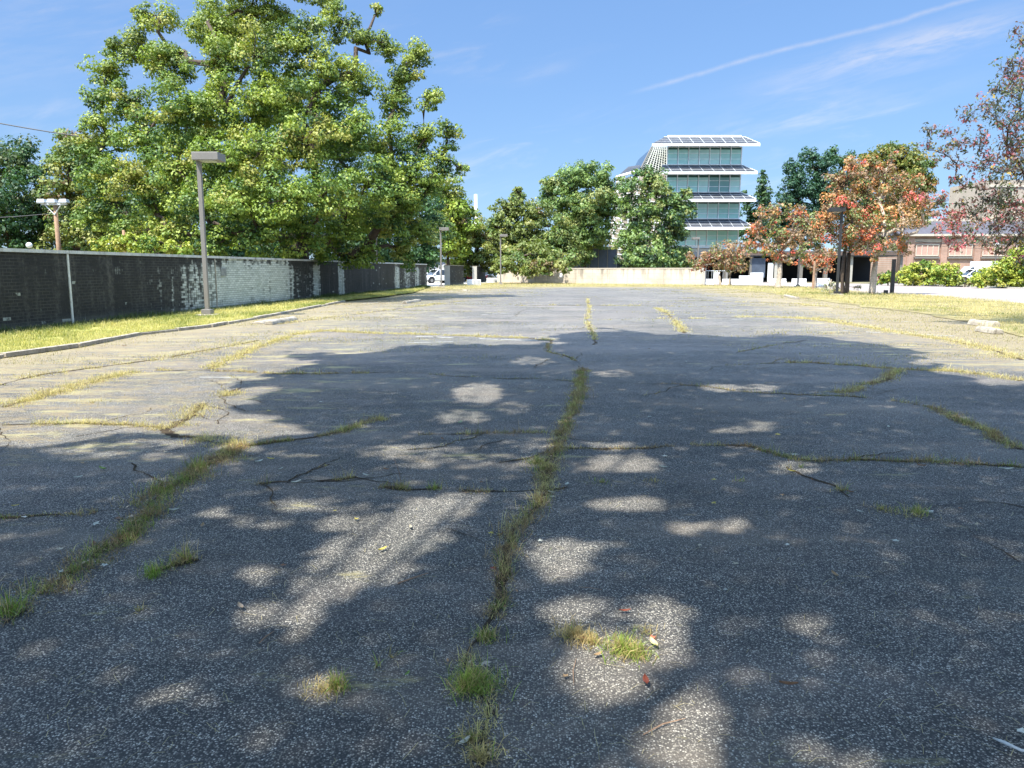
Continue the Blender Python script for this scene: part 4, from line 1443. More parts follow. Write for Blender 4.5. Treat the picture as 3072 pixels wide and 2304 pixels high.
def glass_building():
    r = empty('office_building', P(2110, 850, DB))
    base = r.location.copy()
    base.z = 0
    r.location = base

    def L(x, y, dy=0.0):
        p = P(x, y, DB + dy)
        return p - base
    nb = 7
    xs_top = [2000, 2033.4, 2065, 2096.5, 2128, 2159, 2190, 2224]
    floors = [(440, 494, 2.2), (522, 577, 2.0), (606, 656, 2.0), (690, 737, 1.8)]
    # one straight facade: x limits in metres
    x0, x1 = L(1998, 600).x, L(2218, 600).x
    xs = [x0 + (x1 - x0) * i / nb for i in range(nb + 1)]
    zf = [(L(2100, b_).z, L(2100, a_).z) for (a_, b_, _) in floors]
    body_top = L(2100, 408).z
    # slabs and dark core
    core = MB()
    core.box(((x0 + x1) / 2 + .3, 8, zf[-1][0] / 2 + body_top / 2 - .6), (x1 - x0 - .7, 14.5, body_top - zf[-1][0] - 1.0))
    core.build('core', M['bluewall'], r)
    gl = [M['teal'], M['teal2'], M['teal3']]
    for fi, (z0, z1) in enumerate(zf):
        xl = x0 - (0 if fi == 0 else 5.2 * 0)
        for i in range(nb):
            m_ = gl[0] if random.random() < .6 else gl[1]
            if fi == 1 and i in (4, 5):
                m_ = gl[2]
            wd_, ht = xs[i + 1] - xs[i] - .16, z1 - z0
            g = MB().box((0, 0, ht / 2), (wd_, .08, ht)).build('window', m_, r)
            g.location = ((xs[i] + xs[i + 1]) / 2, 0, z0)
            f = MB()
            f.box((-wd_ / 2 - .04, -.03, ht / 2), (.12, .16, ht))
            for hz in (.0, .30, .62, .95):
                f.box((0, -.03, ht * hz + .03), (wd_, .12, .09 if hz in (0, .95) else .07))
            f.build('frame', M['mullion'], g)
        MB().box((xs[-1] + .02, -.02, (z0 + z1) / 2), (.16, .2, z1 - z0)).build('corner_post', M['mullion'], r)
        MB().box(((x0 + x1) / 2, .35, z0 - .18), (x1 - x0, .6, .34)).build('floor_edge', M['mullion'], r)

    def canopy(ytop, yfas0, yfas1, xtl, xtr, xbl, xbr, proj=2.0):
        zt = L(2100, ytop).z
        a, b = L(xtl, ytop), L(xtr, ytop)
        c, d = L(xbl, yfas0, -proj), L(xbr, yfas0, -proj)
        c2 = L(xbl, yfas1, -proj)
        zb = c.z
        cn = MB()
        cn.quad((a.x, 0, zt), (c.x, -proj, zb), (d.x, -proj, zb), (b.x, 0, zt))
        cn.quad((a.x, 0, zt - .12), (b.x, 0, zt - .12), (d.x, -proj, zb - .12), (c.x, -proj, zb - .12))
        cn.quad((b.x, 0, zt), (d.x, -proj, zb), (d.x, -proj, zb - .12), (b.x, 0, zt - .12))
        cn.quad((c.x, -proj, zb), (a.x, 0, zt), (a.x, 0, zt - .12), (c.x, -proj, zb - .12))
        s = cn.build('solar_canopy', M['pv'], r)
        MB().box(((c.x + d.x) / 2, -proj - .07, (zb + c2.z) / 2), (d.x - c.x, .14, zb - c2.z)).build('fascia', M['fascia'], s)
        gr = MB()
        n_ = nb
        for i in range(-1, n_ + 2):
            t_ = (xs[0] + (xs[1] - xs[0]) * i)
            if t_ < a.x - .1 or t_ > b.x + .3:
                continue
            fr = (t_ - a.x) / (b.x - a.x)
            bx = t_ + .25
            if bx > d.x:
                continue
            gr.tube([(t_, 0, zt + .05), (bx, -proj, zb + .05)], .02, 4)
        for t_ in (.35, .68):
            gr.tube([(a.x + (c.x - a.x) * t_, -proj * t_, zt + (zb - zt) * t_ + .05), (b.x + (d.x - b.x) * t_, -proj * t_, zt + (zb - zt) * t_ + .05)], .013, 4)
        gr.tube([(a.x, 0, zt + .05), (b.x, 0, zt + .05), (d.x, -proj, zb + .05)], .045, 4)
        gr.build('panel_grid', M['mullion'], s)

    canopy(412, 431, 438.5, 1992, 2236, 1956, 2280, 2.4)
    canopy(496, 515, 522.5, 1986, 2228, 1984, 2272, 2.4)
    canopy(578, 597, 605, 1984, 2224, 1980, 2268, 2.4)
    canopy(658, 681, 689, 1984, 2220, 1978, 2262, 2.4)
    MB().box(((L(2003, 408).x + L(2224, 408).x) / 2, .1, L(2100, 409).z), (L(2224, 408).x - L(2003, 408).x, .4, .32)).build('roof_edge', M['fascia'], r)
    # slanted latticed side: from the upper left corner down to the lower wing
    lt = MB()
    top_l, top_r = L(1958, 441, 2), L(2000, 441, 2)
    bot_l, bot_r = L(1921, 512, 2), L(2000, 560, 2)
    bk = MB()
    bk.quad(top_l + Vector((0, .5, 0)), bot_l + Vector((0, .5, 0)), bot_r + Vector((0, .5, 0)), top_r + Vector((0, .5, 0)))
    bk.quad(top_l + Vector((0, 14, 0)), top_r + Vector((0, 14, 0)), bot_r + Vector((0, 14, 0)), bot_l + Vector((0, 14, 0)))
    bk.quad(top_l + Vector((0, .5, 0)), top_l + Vector((0, 14, 0)), bot_l + Vector((0, 14, 0)), bot_l + Vector((0, .5, 0)))
    bk.build('side_glazing', M['glassdark'], r)
    for k in range(9):
        t_ = k / 8
        lt.tube([top_l.lerp(top_r, t_), bot_l.lerp(bot_r, t_)], .09, 4)
    for k in range(16):
        t_ = k / 15
        A, B = top_l.lerp(bot_l, t_), top_r.lerp(bot_r, t_)
        lt.tube([A, B], .05, 4)
    M['cream'] = simple('cream_lattice', (.56, .57, .50), .6, var=.2)
    lt.build('lattice', M['cream'], r)
    MB().tube([top_l + Vector((-.1, 0, .1)), bot_l + Vector((-.1, 0, 0))], .13, 6).build('edge_beam', M['bronze'], r)
    # low wing with sloping glazed roof
    w1 = MB()
    A, B = L(1848, 532, 1), L(1905, 497, 1)
    C_ = L(1905, 516, 1)
    roofp = MB()
    roofp.quad(A, L(1912, 512, 1), L(1925, 494, 8), L(1885, 500, 8))
    roofp.build('wing_roof', M['pv'], r)
    w1.tube([A, L(1912, 514, 1)], .22, 4)
    w1.build('wing_fascia', M['fascia'], r)
    wl = MB()
    zt, zb = L(1905, 520).z, 1.0
    wl.quad((L(1852, 534).x, 1.2, L(1852, 534).z), (L(1838, 640).x, 1.2, L(1838, 640).z), (x0, 1.2, L(1838, 640).z), (x0, 1.2, L(1912, 516).z))
    wl.quad((L(1838, 640).x, 1.2, L(1838, 640).z), (L(1826, 700).x, 1.2, 3.0), (x0, 1.2, 3.0), (x0, 1.2, L(1838, 640).z))
    wl.build('wing_wall', M['beige'], r)
    sl = MB()
    for k in range(15):
        t_ = k / 14
        y_ = 545 + t_ * 215
        xa_ = 1850 - t_ * 26
        A = L(xa_, y_, -.2)
        sl.tube([A, Vector((x0, A.y, A.z - 1.0))], .09, 4)
    for k in range(7):
        sl.tube([L(1856 + k * 20, 530, -.2), L(1836 + k * 20, 755, -.2)], .08, 4)
    sl.build('wing_louvres', M['mullion'], r)
    # base: dark recessed ground floor with columns
    MB().box(((x0 + x1) / 2 - 4, 8, 2.2), (x1 - x0 + 8, 12, 4.3)).build('ground_floor', M['glassdark'], r)
    for i in range(6):
        MB().box((x0 + (x1 - x0) * i / 5, .9, 2.3), (.6, .6, 4.6)).build('column', M['paleconc'], r)
    MB().box(((x0 + x1) / 2, .6, 4.75), (x1 - x0 + .6, 1.6, .5)).build('plinth_beam', M['paleconc'], r)
    tag(r, 'stepped office block of teal glass with white edged solar canopies', 'building')


glass_building()
a, b = P(1711, 803, 114), P(1850, 803, 114)
r = empty('service_building', ((a.x + b.x) / 2, 116, 0))
MB().box((0, 0, 2.4), (b.x - a.x, 5, 4.9)).build('wall', M['bluewall'], r)
MB().box((0, 0, 4.92), (b.x - a.x + .2, 5.2, .14)).build('parapet', M['galv'], r)
ml = MB()
for k in range(6):
    ml.box(((b.x - a.x) * (k / 5 - .5) * .96, -2.53, 2.4), (.08, .06, 4.7))
ml.build('panel_joint', M['bronze'], r)
tag(r, 'dark blue grey metal box building behind the concrete wall', 'building')

# dark low parking structure behind the red trees
a, b = P(2105, 820, 104), P(2702, 820, 104)
r = empty('parking_garage', (a.x, 104, 0))
w_ = b.x - a.x
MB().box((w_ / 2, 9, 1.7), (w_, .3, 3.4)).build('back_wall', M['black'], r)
MB().box((w_ / 2, 4.5, 3.75), (w_, 9.6, .7)).build('roof_slab', M['bluewall'], r)
MB().box((w_ / 2, -.4, 3.78), (w_ + .2, .12, .5)).build('slab_edge', simple('brown_edge', (.12, .09, .075), .8), r)
for k in range(9):
    MB().box((w_ * k / 8, .3, 1.7), (.45, .45, 3.4)).build('column', M['bronze'] if k % 3 else M['paleconc'], r)
MB().box((P(2258, 800, 104).x - a.x + .8, .1, 1.9), (1.8, .12, 2.6)).build('glass_door', M['bluewall'], r)
MB().box((P(2312, 800, 104).x - a.x, .05, 1.3), (.7, .1, 2.5)).build('door', M['white'], r)
rl = MB()
for k in range(8):
    x_ = P(2110, 800, 104).x - a.x + k * .5
    rl.tube([(x_, -.7, .2), (x_, -.7, 1.5)], .03, 4)
rl.tube([(P(2110, 800, 104).x - a.x, -.7, 1.5), (P(2110, 800, 104).x - a.x + 3.5, -.7, 1.5)], .04, 4)
rl.build('railing', M['galv'], r)
tag(r, 'dark open ground level parking structure behind the red leaved trees', 'building')


#==BRICK BUILDING==
def brick_building():
    D = 112.0
    a, b = P(2700, 760, D), P(3600, 760, D)
    r = empty('brick_building', (a.x, D, 0))
    w_ = b.x - a.x
    zt, zr = P(2900, 703, D).z, P(2900, 662, D + 3).z
    MB().box((w_ / 2, 8, zt / 2), (w_, 16, zt)).build('wall', M['redbrick'], r)
    rf = MB()
    rf.quad((-.5, -.5, zt), (w_ + .5, -.5, zt), (w_ + .5, 4, zr), (-.5, 4, zr))
    rf.quad((-.5, 4, zr), (w_ + .5, 4, zr), (w_ + .5, 16.5, zr), (-.5, 16.5, zr))
    rf.quad((-.5, -.5, zt), (-.5, 4, zr), (-.5, 16.5, zr), (-.5, 16.5, zt))
    ro = rf.build('roof', M['slate'], r)
    MB().box((w_ / 2, -.55, zt - .12), (w_ + 1, .3, .3)).build('gutter', M['trimst'], r)
    MB().box((w_ / 2, 4.2, zr + .15), (w_ + 1, .5, .35)).build('parapet', M['trimst'], r)
    zz = lambda y: P(2900, y, D).z
    MB().box((w_ / 2, -.06, zz(722)), (w_, .14, zz(718) - zz(728))).build('band', M['beige'], r)
    n = 9
    for k in range(n):
        x_ = w_ * (k + .3) / n
        MB().box((x_, -.1, zt / 2), (.9, .24, zt)).build('pilaster', M['redbrick'], r)
    for k in range(n - 1):
        x_ = w_ * (k + .8) / n
        pw = w_ / n - 1.6
        z0, z1 = zz(768), zz(733)
        wn_ = MB().box((0, -.05, (z1 - z0) / 2), (pw, .08, z1 - z0)).build('window', simple('pink_blind', (.50, .31, .245), .8, var=.12, nscale=.5), r)
        wn_.location = (x_, 0, z0)
        fr = MB()
        for t_ in (0, .25, .5, .75, 1):
            fr.box((-pw / 2 + pw * t_, -.12, (z1 - z0) / 2), (.12, .1, z1 - z0))
        fr.box((0, -.12, .05), (pw, .12, .14))
        fr.box((0, -.12, z1 - z0 - .05), (pw, .12, .14))
        fr.build('frame', M['trimst'], wn_)
        sl = MB().box((x_, -.12, z0 - .25), (pw + .4, .3, .22)).build('sill', M['bronze'], r)
    tag(r, 'long pink brick building with a dark slate roof at the right edge', 'building')
    # pale tower behind
    D2 = 135.0
    a, b = P(2955, 700, D2), P(3500, 700, D2)
    t = empty('tower_block', (a.x, D2, 0))
    w2 = b.x - a.x
    zt2 = P(3000, 540, D2).z
    MB().box((w2 / 2, 6, zt2 / 2), (w2, 12, zt2)).build('wall', M['beige'], t)
    for k in range(5):
        z_ = zt2 - 1.0 - k * 2.6
        MB().box((w2 / 2, -.05, z_), (w2, .2, .35)).build('band', M['trimst'], t)
    tag(t, 'plain beige block rising behind the slate roof at right', 'building')


brick_building()

# lamp post with globe, wooden pole and wires by the brick building
p = G(2981, 846)
r = empty('globe_lamp', p)
D = p.y
hz = P(2982, 738, D).z
MB().tube([(0, 0, 0), (0, 0, .5), (0, 0, .6), (0, 0, hz)], [.14, .12, .07, .05], 8).build('post', M['darkpole'], r, smooth=True)
import bmesh


def ball(name, c, rad, mat, parent):
    bm = bmesh.new()
    bmesh.ops.create_icosphere(bm, subdivisions=2, radius=rad)
    bmesh.ops.translate(bm, verts=bm.verts, vec=c)
    me = bpy.data.meshes.new(name)
    bm.to_mesh(me)
    bm.free()
    me.materials.append(mat)
    me.polygons.foreach_set('use_smooth', [True] * len(me.polygons))
    o = bpy.data.objects.new(name, me)
    COL.objects.link(o)
    o.parent = parent
    return o


ball('globe', (0, 0, hz + .22), .24, M['white'], r)
tag(r, 'black lamp post with a white globe before the brick building', 'lamp post')
for (px, by, ty, lab) in [(2898, 842, 640, 'tall wooden pole before the brick building'), (2748, 840, 722, 'shorter wooden pole at the left end of the brick building')]:
    p = G(px, by)
    h = P(px, ty, p.y).z
    tag(MB().tube([(p.x, p.y, 0), (p.x, p.y, h)], [.17, .12], 10).build('utility_pole', M['wood'], smooth=True), lab, 'pole')


def wire(pts, rad, lab, sag=.6):
    a, b = pts
    n = 24
    q = []
    for i in range(n + 1):
        t_ = i / n
        p = a.lerp(b, t_)
        p.z -= sag * 4 * t_ * (1 - t_)
        q.append(p)
    tag(MB().tube(q, rad, 4).build('wire', M['darkpole']), lab, 'wire')


wire((P(2748, 724, 92), P(3400, 716, 92)), .025, 'thin cable in front of the brick building', .7)
wire((P(2748, 732, 92), P(3400, 742, 92)), .02, 'lower thin cable in front of the brick building', .5)

#==LEFT BACKGROUND==
# floodlight pole
D = 46.0
p = P(178, 760, D)
r = empty('floodlight_pole', (p.x, D, 0))
top = P(165, 612, D)
MB().tube([(0, 0, 0), (top.x - p.x, 0, top.z)], [.15, .11], 10).build('pole', M['wood'], r, smooth=True)
dx = top.x - p.x
MB().box((dx, -.1, top.z - .02), (1.5, .1, .1)).build('crossarm', M['galv'], r)
MB().tube([(dx - .55, -.1, top.z - .05), (dx, -.12, top.z - .62)], .03, 6).build('brace', M['galv'], r)
MB().tube([(dx + .4, -.1, top.z - .05), (dx, -.12, top.z - .62)], .03, 6).build('brace', M['galv'], r)
for k, xx_ in enumerate((-.68, -.08, .6)):
    f = MB().box((0, 0, 0), (.5, .42, .2), 0, .8).build('floodlight', M['galv'], r, bevel=.02)
    f.location = (dx + xx_, -.1, top.z + .16)
    MB().box((0, -.02, -.12), (.42, .34, .03)).build('lens', M['lens'], f)
tag(r, 'wooden pole with three floodlights on a crossarm behind the stained wall', 'floodlight pole')
wire((P(-700, 205, 46), P(480, 440, 46)), .03, 'overhead cable reaching the tall maple from the left', .5)
wire((P(-400, 640, 46.1), top + Vector((0, .1, -.5))), .02, 'thin cable reaching the floodlight pole from the left', .3)
# small globe lamps behind the wall
for (px, yb, yt, lab) in [(330, 760, 733, 'small globe lamp showing over the wall'), (90, 760, 736, 'small globe lamp at the left behind the wall')]:
    p = P(px, yb, 36)
    r = empty('globe_lamp', (p.x, 36, 0))
    h = P(px, yt, 36).z
    MB().tube([(0, 0, 0), (0, 0, h - .15)], .05, 8).build('post', M['darkpole'], r)
    ball('globe', (0, 0, h), .14, M['white'], r)
    tag(r, lab, 'lamp post')
p = P(378, 757, 40)
tag(MB().tube([(p.x, 40, 0), (p.x - .05, 40, P(376, 690, 40).z)], [.09, .07], 8).build('wooden_post', M['wood'], smooth=True), 'slim wooden post between the two left trees behind the wall', 'post')
# dark railing along the top behind the wall
# tall white pole with street lamp arm
p = P(1431, 800, 105)
r = empty('street_light', (p.x, 105, 0))
h = P(1427, 583, 105).z
MB().tube([(0, 0, 0), (-.12, 0, h)], [.28, .2], 10).build('mast', M['white'], r, smooth=True)
za = P(1428, 624, 105).z
MB().tube([(0, -.1, za - .35), (-1.2, -.2, za), (-2.0, -.2, za + .05)], [.06, .05, .05], 6).build('arm', M['galv'], r)
MB().box((-2.3, -.2, za + .05), (.75, .3, .16)).build('luminaire', M['galv'], r, bevel=.03)
tag(r, 'tall white mast with a street light arm above the middle trees', 'street light')

# white chapel like building and brick one behind the gap
a, b = P(1255, 800, 112), P(1301, 800, 112)
r = empty('white_building', ((a.x + b.x) / 2, 112, 0))
w_ = b.x - a.x
zt = P(1280, 772, 112).z
ol = [(-w_ / 2 - 3, 0), (w_ / 2, 0), (w_ / 2 - .1, zt * .55), (w_ / 2 - .7, zt * .93), (w_ / 2 - 1.1, zt), (-w_ / 2 - 3, zt)]
MB().prism(ol, 0, 6).build('wall', M['white'], r)
MB().box((-w_ / 2, -.05, 1.4), (1.2, .1, 2.2)).build('door', M['bluewall'], r)
tag(r, 'white building with a sloping end behind the white car', 'building')
a, b = P(1302, 800, 118), P(1345, 800, 118)
r = empty('arched_building', (a.x, 118, 0))
w_ = b.x - a.x
zt = P(1320, 778, 118).z
MB().box((w_ / 2 + 1, 3, zt / 2), (w_ + 2, 6, zt)).build('wall', M['bluewall'], r)
for k in range(2):
    ar = [(-.8, 0), (.8, 0), (.8, zt * .5), (.55, zt * .68), (0, zt * .78), (-.55, zt * .68), (-.8, zt * .5)]
    x_ = w_ * (.2 + .5 * k)
    MB().prism([(q[0] + x_, q[1]) for q in ar], -.1, -.02).build('arch', M['galv'], r)
tag(r, 'grey building with tall arches behind the lamp post', 'building')
a, b = P(1337, 800, 116), P(1362, 800, 116)
zt = P(1350, 783, 116).z
r = empty('brick_shed', ((a.x + b.x) / 2, 116, 0))
MB().box((0, 1, zt / 2), (b.x - a.x, 2, zt)).build('wall', M['redbrick'], r)
MB().box((0, 1, zt + .08), (b.x - a.x + .3, 2.3, .16)).build('roof', M['trimst'], r)
tag(r, 'small orange brick block above the first wall section', 'building')


#==CARS==
def car(loc, rz, paint, label, suv=True, kind='suv'):
    r = empty('parked_car', loc, rz)
    L_, W_, H_ = 4.6, 1.85, (1.68 if suv else 1.42)
    bz = .32
    hood = 1.05 if suv else .88
    # body: sections along x, rounded in cross section
    prof = [(-2.3, .55, .80), (-2.25, .38, hood * .93), (-1.9, .30, hood), (-1.0, .28, hood + .02), (0, .28, hood), (1.0, .28, hood - .02), (1.7, .30, hood - .10), (2.15, .36, hood - .22), (2.3, .5, hood - .38)]
    V, F = [], []
    for (x, zb, zt_) in prof:
        wv = W_ / 2 * (1 - .10 * (abs(x) / 2.3) ** 4)
        ring = [(-wv * .9, zb), (-wv, zb + .15), (-wv, (zb + zt_) / 2 + .05), (-wv * .95, zt_ - .06), (-wv * .82, zt_), (wv * .82, zt_), (wv * .95, zt_ - .06), (wv, (zb + zt_) / 2 + .05), (wv, zb + .15), (wv * .9, zb)]
        V += [(x, y, z) for y, z in ring]
    k = 10
    for i in range(len(prof) - 1):
        for j in range(k):
            j2 = (j + 1) % k
            F.append((i * k + j, (i + 1) * k + j, (i + 1) * k + j2, i * k + j2))
    F.append(tuple(range(k)))
    F.append(tuple((len(prof) - 1) * k + j for j in range(k))[::-1])
    body = mesh_obj('body', V, F, M[paint], r, smooth=True)
    md = body.modifiers.new('sub', 'SUBSURF')
    md.levels = md.render_levels = 1
    # cabin glass
    rear = -2.05 if suv else -1.7
    cb = [(rear, .0, hood - .05), (rear + .35, .12, H_ - .10), (-.9, .14, H_ - .04), (.25, .14, H_ - .05), (1.15, .0, hood - .06)]
    def cab(name, s, dz, m_, zcut=None):
        V, F = [], []
        for (x, i_, z) in cb:
            wv = W_ / 2 * .93 * s
            wt_ = wv - (.17 if z > hood + .2 else 0)
            V += [(x * s if name == 'glass' else x, -wv, hood - .06), (x, -wt_, z + dz), (x, wt_, z + dz), (x * s if name == 'glass' else x, wv, hood - .06)]
        for i in range(len(cb) - 1):
            for j in range(3):
                F.append((i * 4 + j, (i + 1) * 4 + j, (i + 1) * 4 + j + 1, i * 4 + j + 1))
        return mesh_obj(name, V, F, m_, r)
    cab('window', 1.0, -.03, M['glassdark'])
    rf = MB()
    rf.box((-.55 if suv else -.45, 0, H_ - .02), (2.5 if suv else 1.5, W_ * .76, .07))
    rf.build('roof', M[paint], r, bevel=.03)
    pl = MB()
    for s in (-1, 1):
        y0, y1 = s * W_ / 2 * .935, s * (W_ / 2 * .93 - .165)
        for (xa, xb_) in ((1.15, .28), (.12, .06), (-.95, -.95), (rear + .02, rear + .36)):
            pl.tube([(xa, y0, hood - .04), (xb_, y1, H_ - .05)], .045, 6)
    pl.build('pillar', M[paint], r)
    for (x, s) in ((1.42, -1), (1.42, 1), (-1.38, -1), (-1.38, 1)):
        wv = MB().tube([(0, -.12, 0), (0, .12, 0)], [.36, .36], 20).build('wheel', M['rubber'], r, smooth=False)
        wv.location = (x, s * (W_ / 2 - .13), .36)
        MB().tube([(0, s * .05, 0), (0, s * .135, 0)], [.22, .2], 14).build('rim', M['rim'], wv)
        MB().tube([(x, s * (W_ / 2 - .3), .42), (x, s * (W_ / 2 + .004), .42)], [.43, .43], 18).build('wheel_arch', M['plastic'], r)
    for s in (-1, 1):
        MB().box((2.2, s * .66, hood - .30), (.2, .34, .14)).build('headlight', M['light'], r, bevel=.02)
        MB().box((-2.24, s * .72, hood - .12), (.14, .2, .3)).build('tail_light', M['redlight'], r, bevel=.02)
        MB().box((.95, s * (W_ / 2 + .08), hood + .07), (.12, .2, .14)).build('mirror', M[paint], r, bevel=.02)
    MB().box((2.28, 0, hood - .36), (.08, .8, .2)).build('grille', M['plastic'], r)
    MB().box((2.27, 0, .42), (.12, 1.5, .16)).build('bumper', M['plastic'], r)
    tag(r, label, 'car')
    return r


p = G(1306, 850)
car((p.x + .2, p.y + .5, .0), radians(-140), 'car_white', 'white sport utility car parked in the gap behind the brick wall')
p = G(1408, 847)
car((p.x - .2, p.y + 6, 0), radians(-150), 'car_red', 'red car seen between the two far wall sections', False)
p = G(1480, 845)
car((p.x + .3, p.y + 8, 0), radians(20), 'car_grey', 'grey car behind the white block left of the concrete wall', False)
p = G(2905, 845)
car((P(2922, 820, 90).x, 90, 0), radians(175), 'car_white', 'white sport utility car behind the bushes before the brick building')
car((P(2700, 820, 93).x, 93, 0), radians(10), 'car_blue', 'dark blue car half hidden behind the left bushes', False)
car((P(2990, 820, 84).x, 84, 0), radians(178), 'car_grey', 'grey car tucked behind the large right hand bush', False)
r = empty('delivery_van', (P(2958, 820, 97).x, 97, 0), radians(178))
MB().box((-.6, 0, 1.55), (4.2, 2.1, 2.2)).build('cargo_box', M['car_white'], r, bevel=.05)
MB().prism([(1.55, .5), (2.9, .5), (2.95, 1.2), (2.3, 2.0), (1.55, 2.05)], -.95, .95).build('cab', M['car_white'], r, bevel=.05)
MB().prism([(2.0, 1.28), (2.86, 1.28), (2.32, 1.95), (2.0, 1.95)], -.97, .97).build('window', M['glassdark'], r)
for (x, s) in ((2.2, -1), (2.2, 1), (-1.6, -1), (-1.6, 1)):
    MB().tube([(x, s * .75, .38), (x, s * 1.0, .38)], [.38, .38], 16).build('wheel', M['rubber'], r)
tag(r, 'white box van parked behind the white car at right', 'van')


#==TREES==
def make_tree(name, label, cat, D, base_px, lobes, leaf, palette, K_=1.0, limb=None, rc=.6, trunk_r=.22, bark='bark', seed=1, group=None, branchy=1, per=None, kite=1.0, flat=.6, twigs=3, lobe_depth=None,
              top_tint=None, droop=.3, base_pt=None, trunk_top=None, stems=None, shell=.42, world_lobes=None, LS=1.12):
    """lobes: (px, py, r_px, depth offset) in photo pixels at depth D"""
    rg = np.random.default_rng(seed)
    b = base_pt if base_pt is not None else Vector((P(base_px, 840, D).x, D, 0))
    root = empty(name, b)
    sc = D / FPX
    LB = []
    if world_lobes:
        LB = [(Vector(c) - b, r_) for c, r_ in world_lobes]
    else:
        for l in lobes:
            c = P(l[0], l[1], D + l[3])
            LB.append((c - b, l[2] * sc * (1 + l[3] / D)))
    # leaves
    allP, allN, allC = [], [], []
    clumps = []
    for li, (c, r_) in enumerate(LB):
        lobe_pick = int(rg.choice(len(palette), p=np.array([p_[1] for p_ in palette], float) / sum(p_[1] for p_ in palette)))
        rcl = min(rc, r_ * .55)
        r_ = r_ * LS
        ncl = max(5, int(3.6 * (r_ / rcl) ** 2))
        d = rg.normal(0, 1, (ncl, 3))
        d /= np.linalg.norm(d, axis=1)[:, None]
        rad = r_ * (rg.random(ncl) ** shell) * .92
        cc_ = np.array(c[:]) + d * rad[:, None] * np.array([1, 1, .92])
        cc_ = cc_[cc_[:, 2] > .25]
        ncl = len(cc_)
        nl = max(6, int(K_ * 4 * r_ * r_ * 3.14 * 1.25 / (leaf * leaf * .55) / ncl))
        for q in cc_:
            clumps.append((q, li))
            rr = rcl * rg.uniform(.65, 1.25)
            dd = rg.normal(0, 1, (nl, 3))
            dd[:, 2] = dd[:, 2] * .8 + .35
            dd /= np.linalg.norm(dd, axis=1)[:, None]
            pr = rr * rg.uniform(.25, 1.05, nl) ** .6
            pts = q + dd * pr[:, None] * np.array([1, 1, flat])
            pts[:, 2] -= droop * rcl * (np.hypot(dd[:, 0], dd[:, 1]) ** 2)
            nn = dd * .75 + np.array([0, 0, .35]) + rg.normal(0, .30, (nl, 3))
            # palette pick per clump
            z = q[2]
            w_ = np.array([p_[1] for p_ in palette], float)
            ctr = lobe_pick if rg.random() < .33 else rg.choice(len(palette), p=w_ / w_.sum())
            alt = rg.choice(len(palette), p=w_ / w_.sum(), size=nl)
            ch = np.where(rg.random(nl) < .82, ctr, alt)
            col = np.array([palette[i][0] for i in ch])
            if top_tint is not None:
                ztop = max(v[0].z + v[1] for v in LB)
                tf = np.clip((q[2] / ztop - .45) * 1.6, 0, 1) * rg.uniform(.3, 1)
                col = col * (1 - tf * .6) + np.array(top_tint) * tf * .6
            col = col * rg.uniform(.8, 1.2, (nl, 1))
            allP.append(pts)
            allN.append(nn)
            allC.append(col)
    Pn, N, C = np.concatenate(allP), np.concatenate(allN), np.concatenate(allC)
    k = Pn[:, 2] > .05
    Pn, N, C = Pn[k], N[k], C[k]
    n = len(Pn)
    N /= np.linalg.norm(N, axis=1)[:, None]
    t = np.cross(N, rg.normal(0, 1, (n, 3)))
    t /= np.linalg.norm(t, axis=1)[:, None]
    t[:, 2] -= .35
    s = np.cross(N, t)
    s /= np.linalg.norm(s, axis=1)[:, None]
    Ls = leaf * (.5 + .95 * rg.random(n) ** 1.3)[:, None]
    fold = N * Ls * .12
    Vq = np.stack([Pn - t * Ls * .5, Pn + s * Ls * .42 * kite + fold - t * Ls * .05, Pn + t * Ls * .5, Pn - s * Ls * .42 * kite + fold - t * Ls * .05], 1)
    np_quads('crown', Vq, np.clip(C * 1.15, 0, .8), M['leaf'], root)
    # trunk and limbs
    tb = MB()
    zmin = min(c.z - r_ * .5 for c, r_ in LB)
    zc = sum(c.z for c, _ in LB) / len(LB)
    tops = stems or [Vector((0, 0, 0))]
    forks = []
    for st_ in tops:
        f0 = Vector((st_[0], st_[1], 0))
        h = trunk_top if trunk_top else max(1.0, min(zc * .45, zmin + 1.2))
        cx = sum(c.x for c, _ in LB) / len(LB)
        tilt = Vector(((cx) * .15 + st_[0] * 1.3, st_[1] * 1.3, h))
        pts = [f0 * 1.0 + Vector((0, 0, -.05)), f0 + Vector((tilt.x * .1, 0, h * .08)), f0.lerp(tilt, .5) + Vector((rg.normal() * .06 * h * .3, rg.normal() * .05, h * .02)), tilt]
        rr_ = trunk_r / (len(tops) ** .4)
        tb.tube(pts, [rr_ * 1.5, rr_ * 1.08, rr_ * .95, rr_ * .85], 9)
        forks.append((tilt, rr_))
    nodes = {}
    order = sorted(range(len(LB)), key=lambda i: (LB[i][0] - forks[0][0]).length)
    par, plen, kids = {}, {}, {i: 0 for i in order}
    for k_, li in enumerate(order):
        c = LB[li][0]
        best, bl, bp = (c - forks[li % len(forks)][0]).length * 1.0, 0, None
        for pj in order[:k_]:
            L_ = (c - LB[pj][0]).length
            cost = L_ + .45 * plen[pj]
            if cost < best and L_ > .01:
                best, bp = cost, pj
        par[li] = bp
        plen[li] = ((c - LB[bp][0]).length + plen[bp]) if bp is not None else best
    for li in order:
        q = par[li]
        while q is not None:
            kids[q] += 1
            q = par[q]
    r0 = limb if limb else max(.025, .0011 * D)
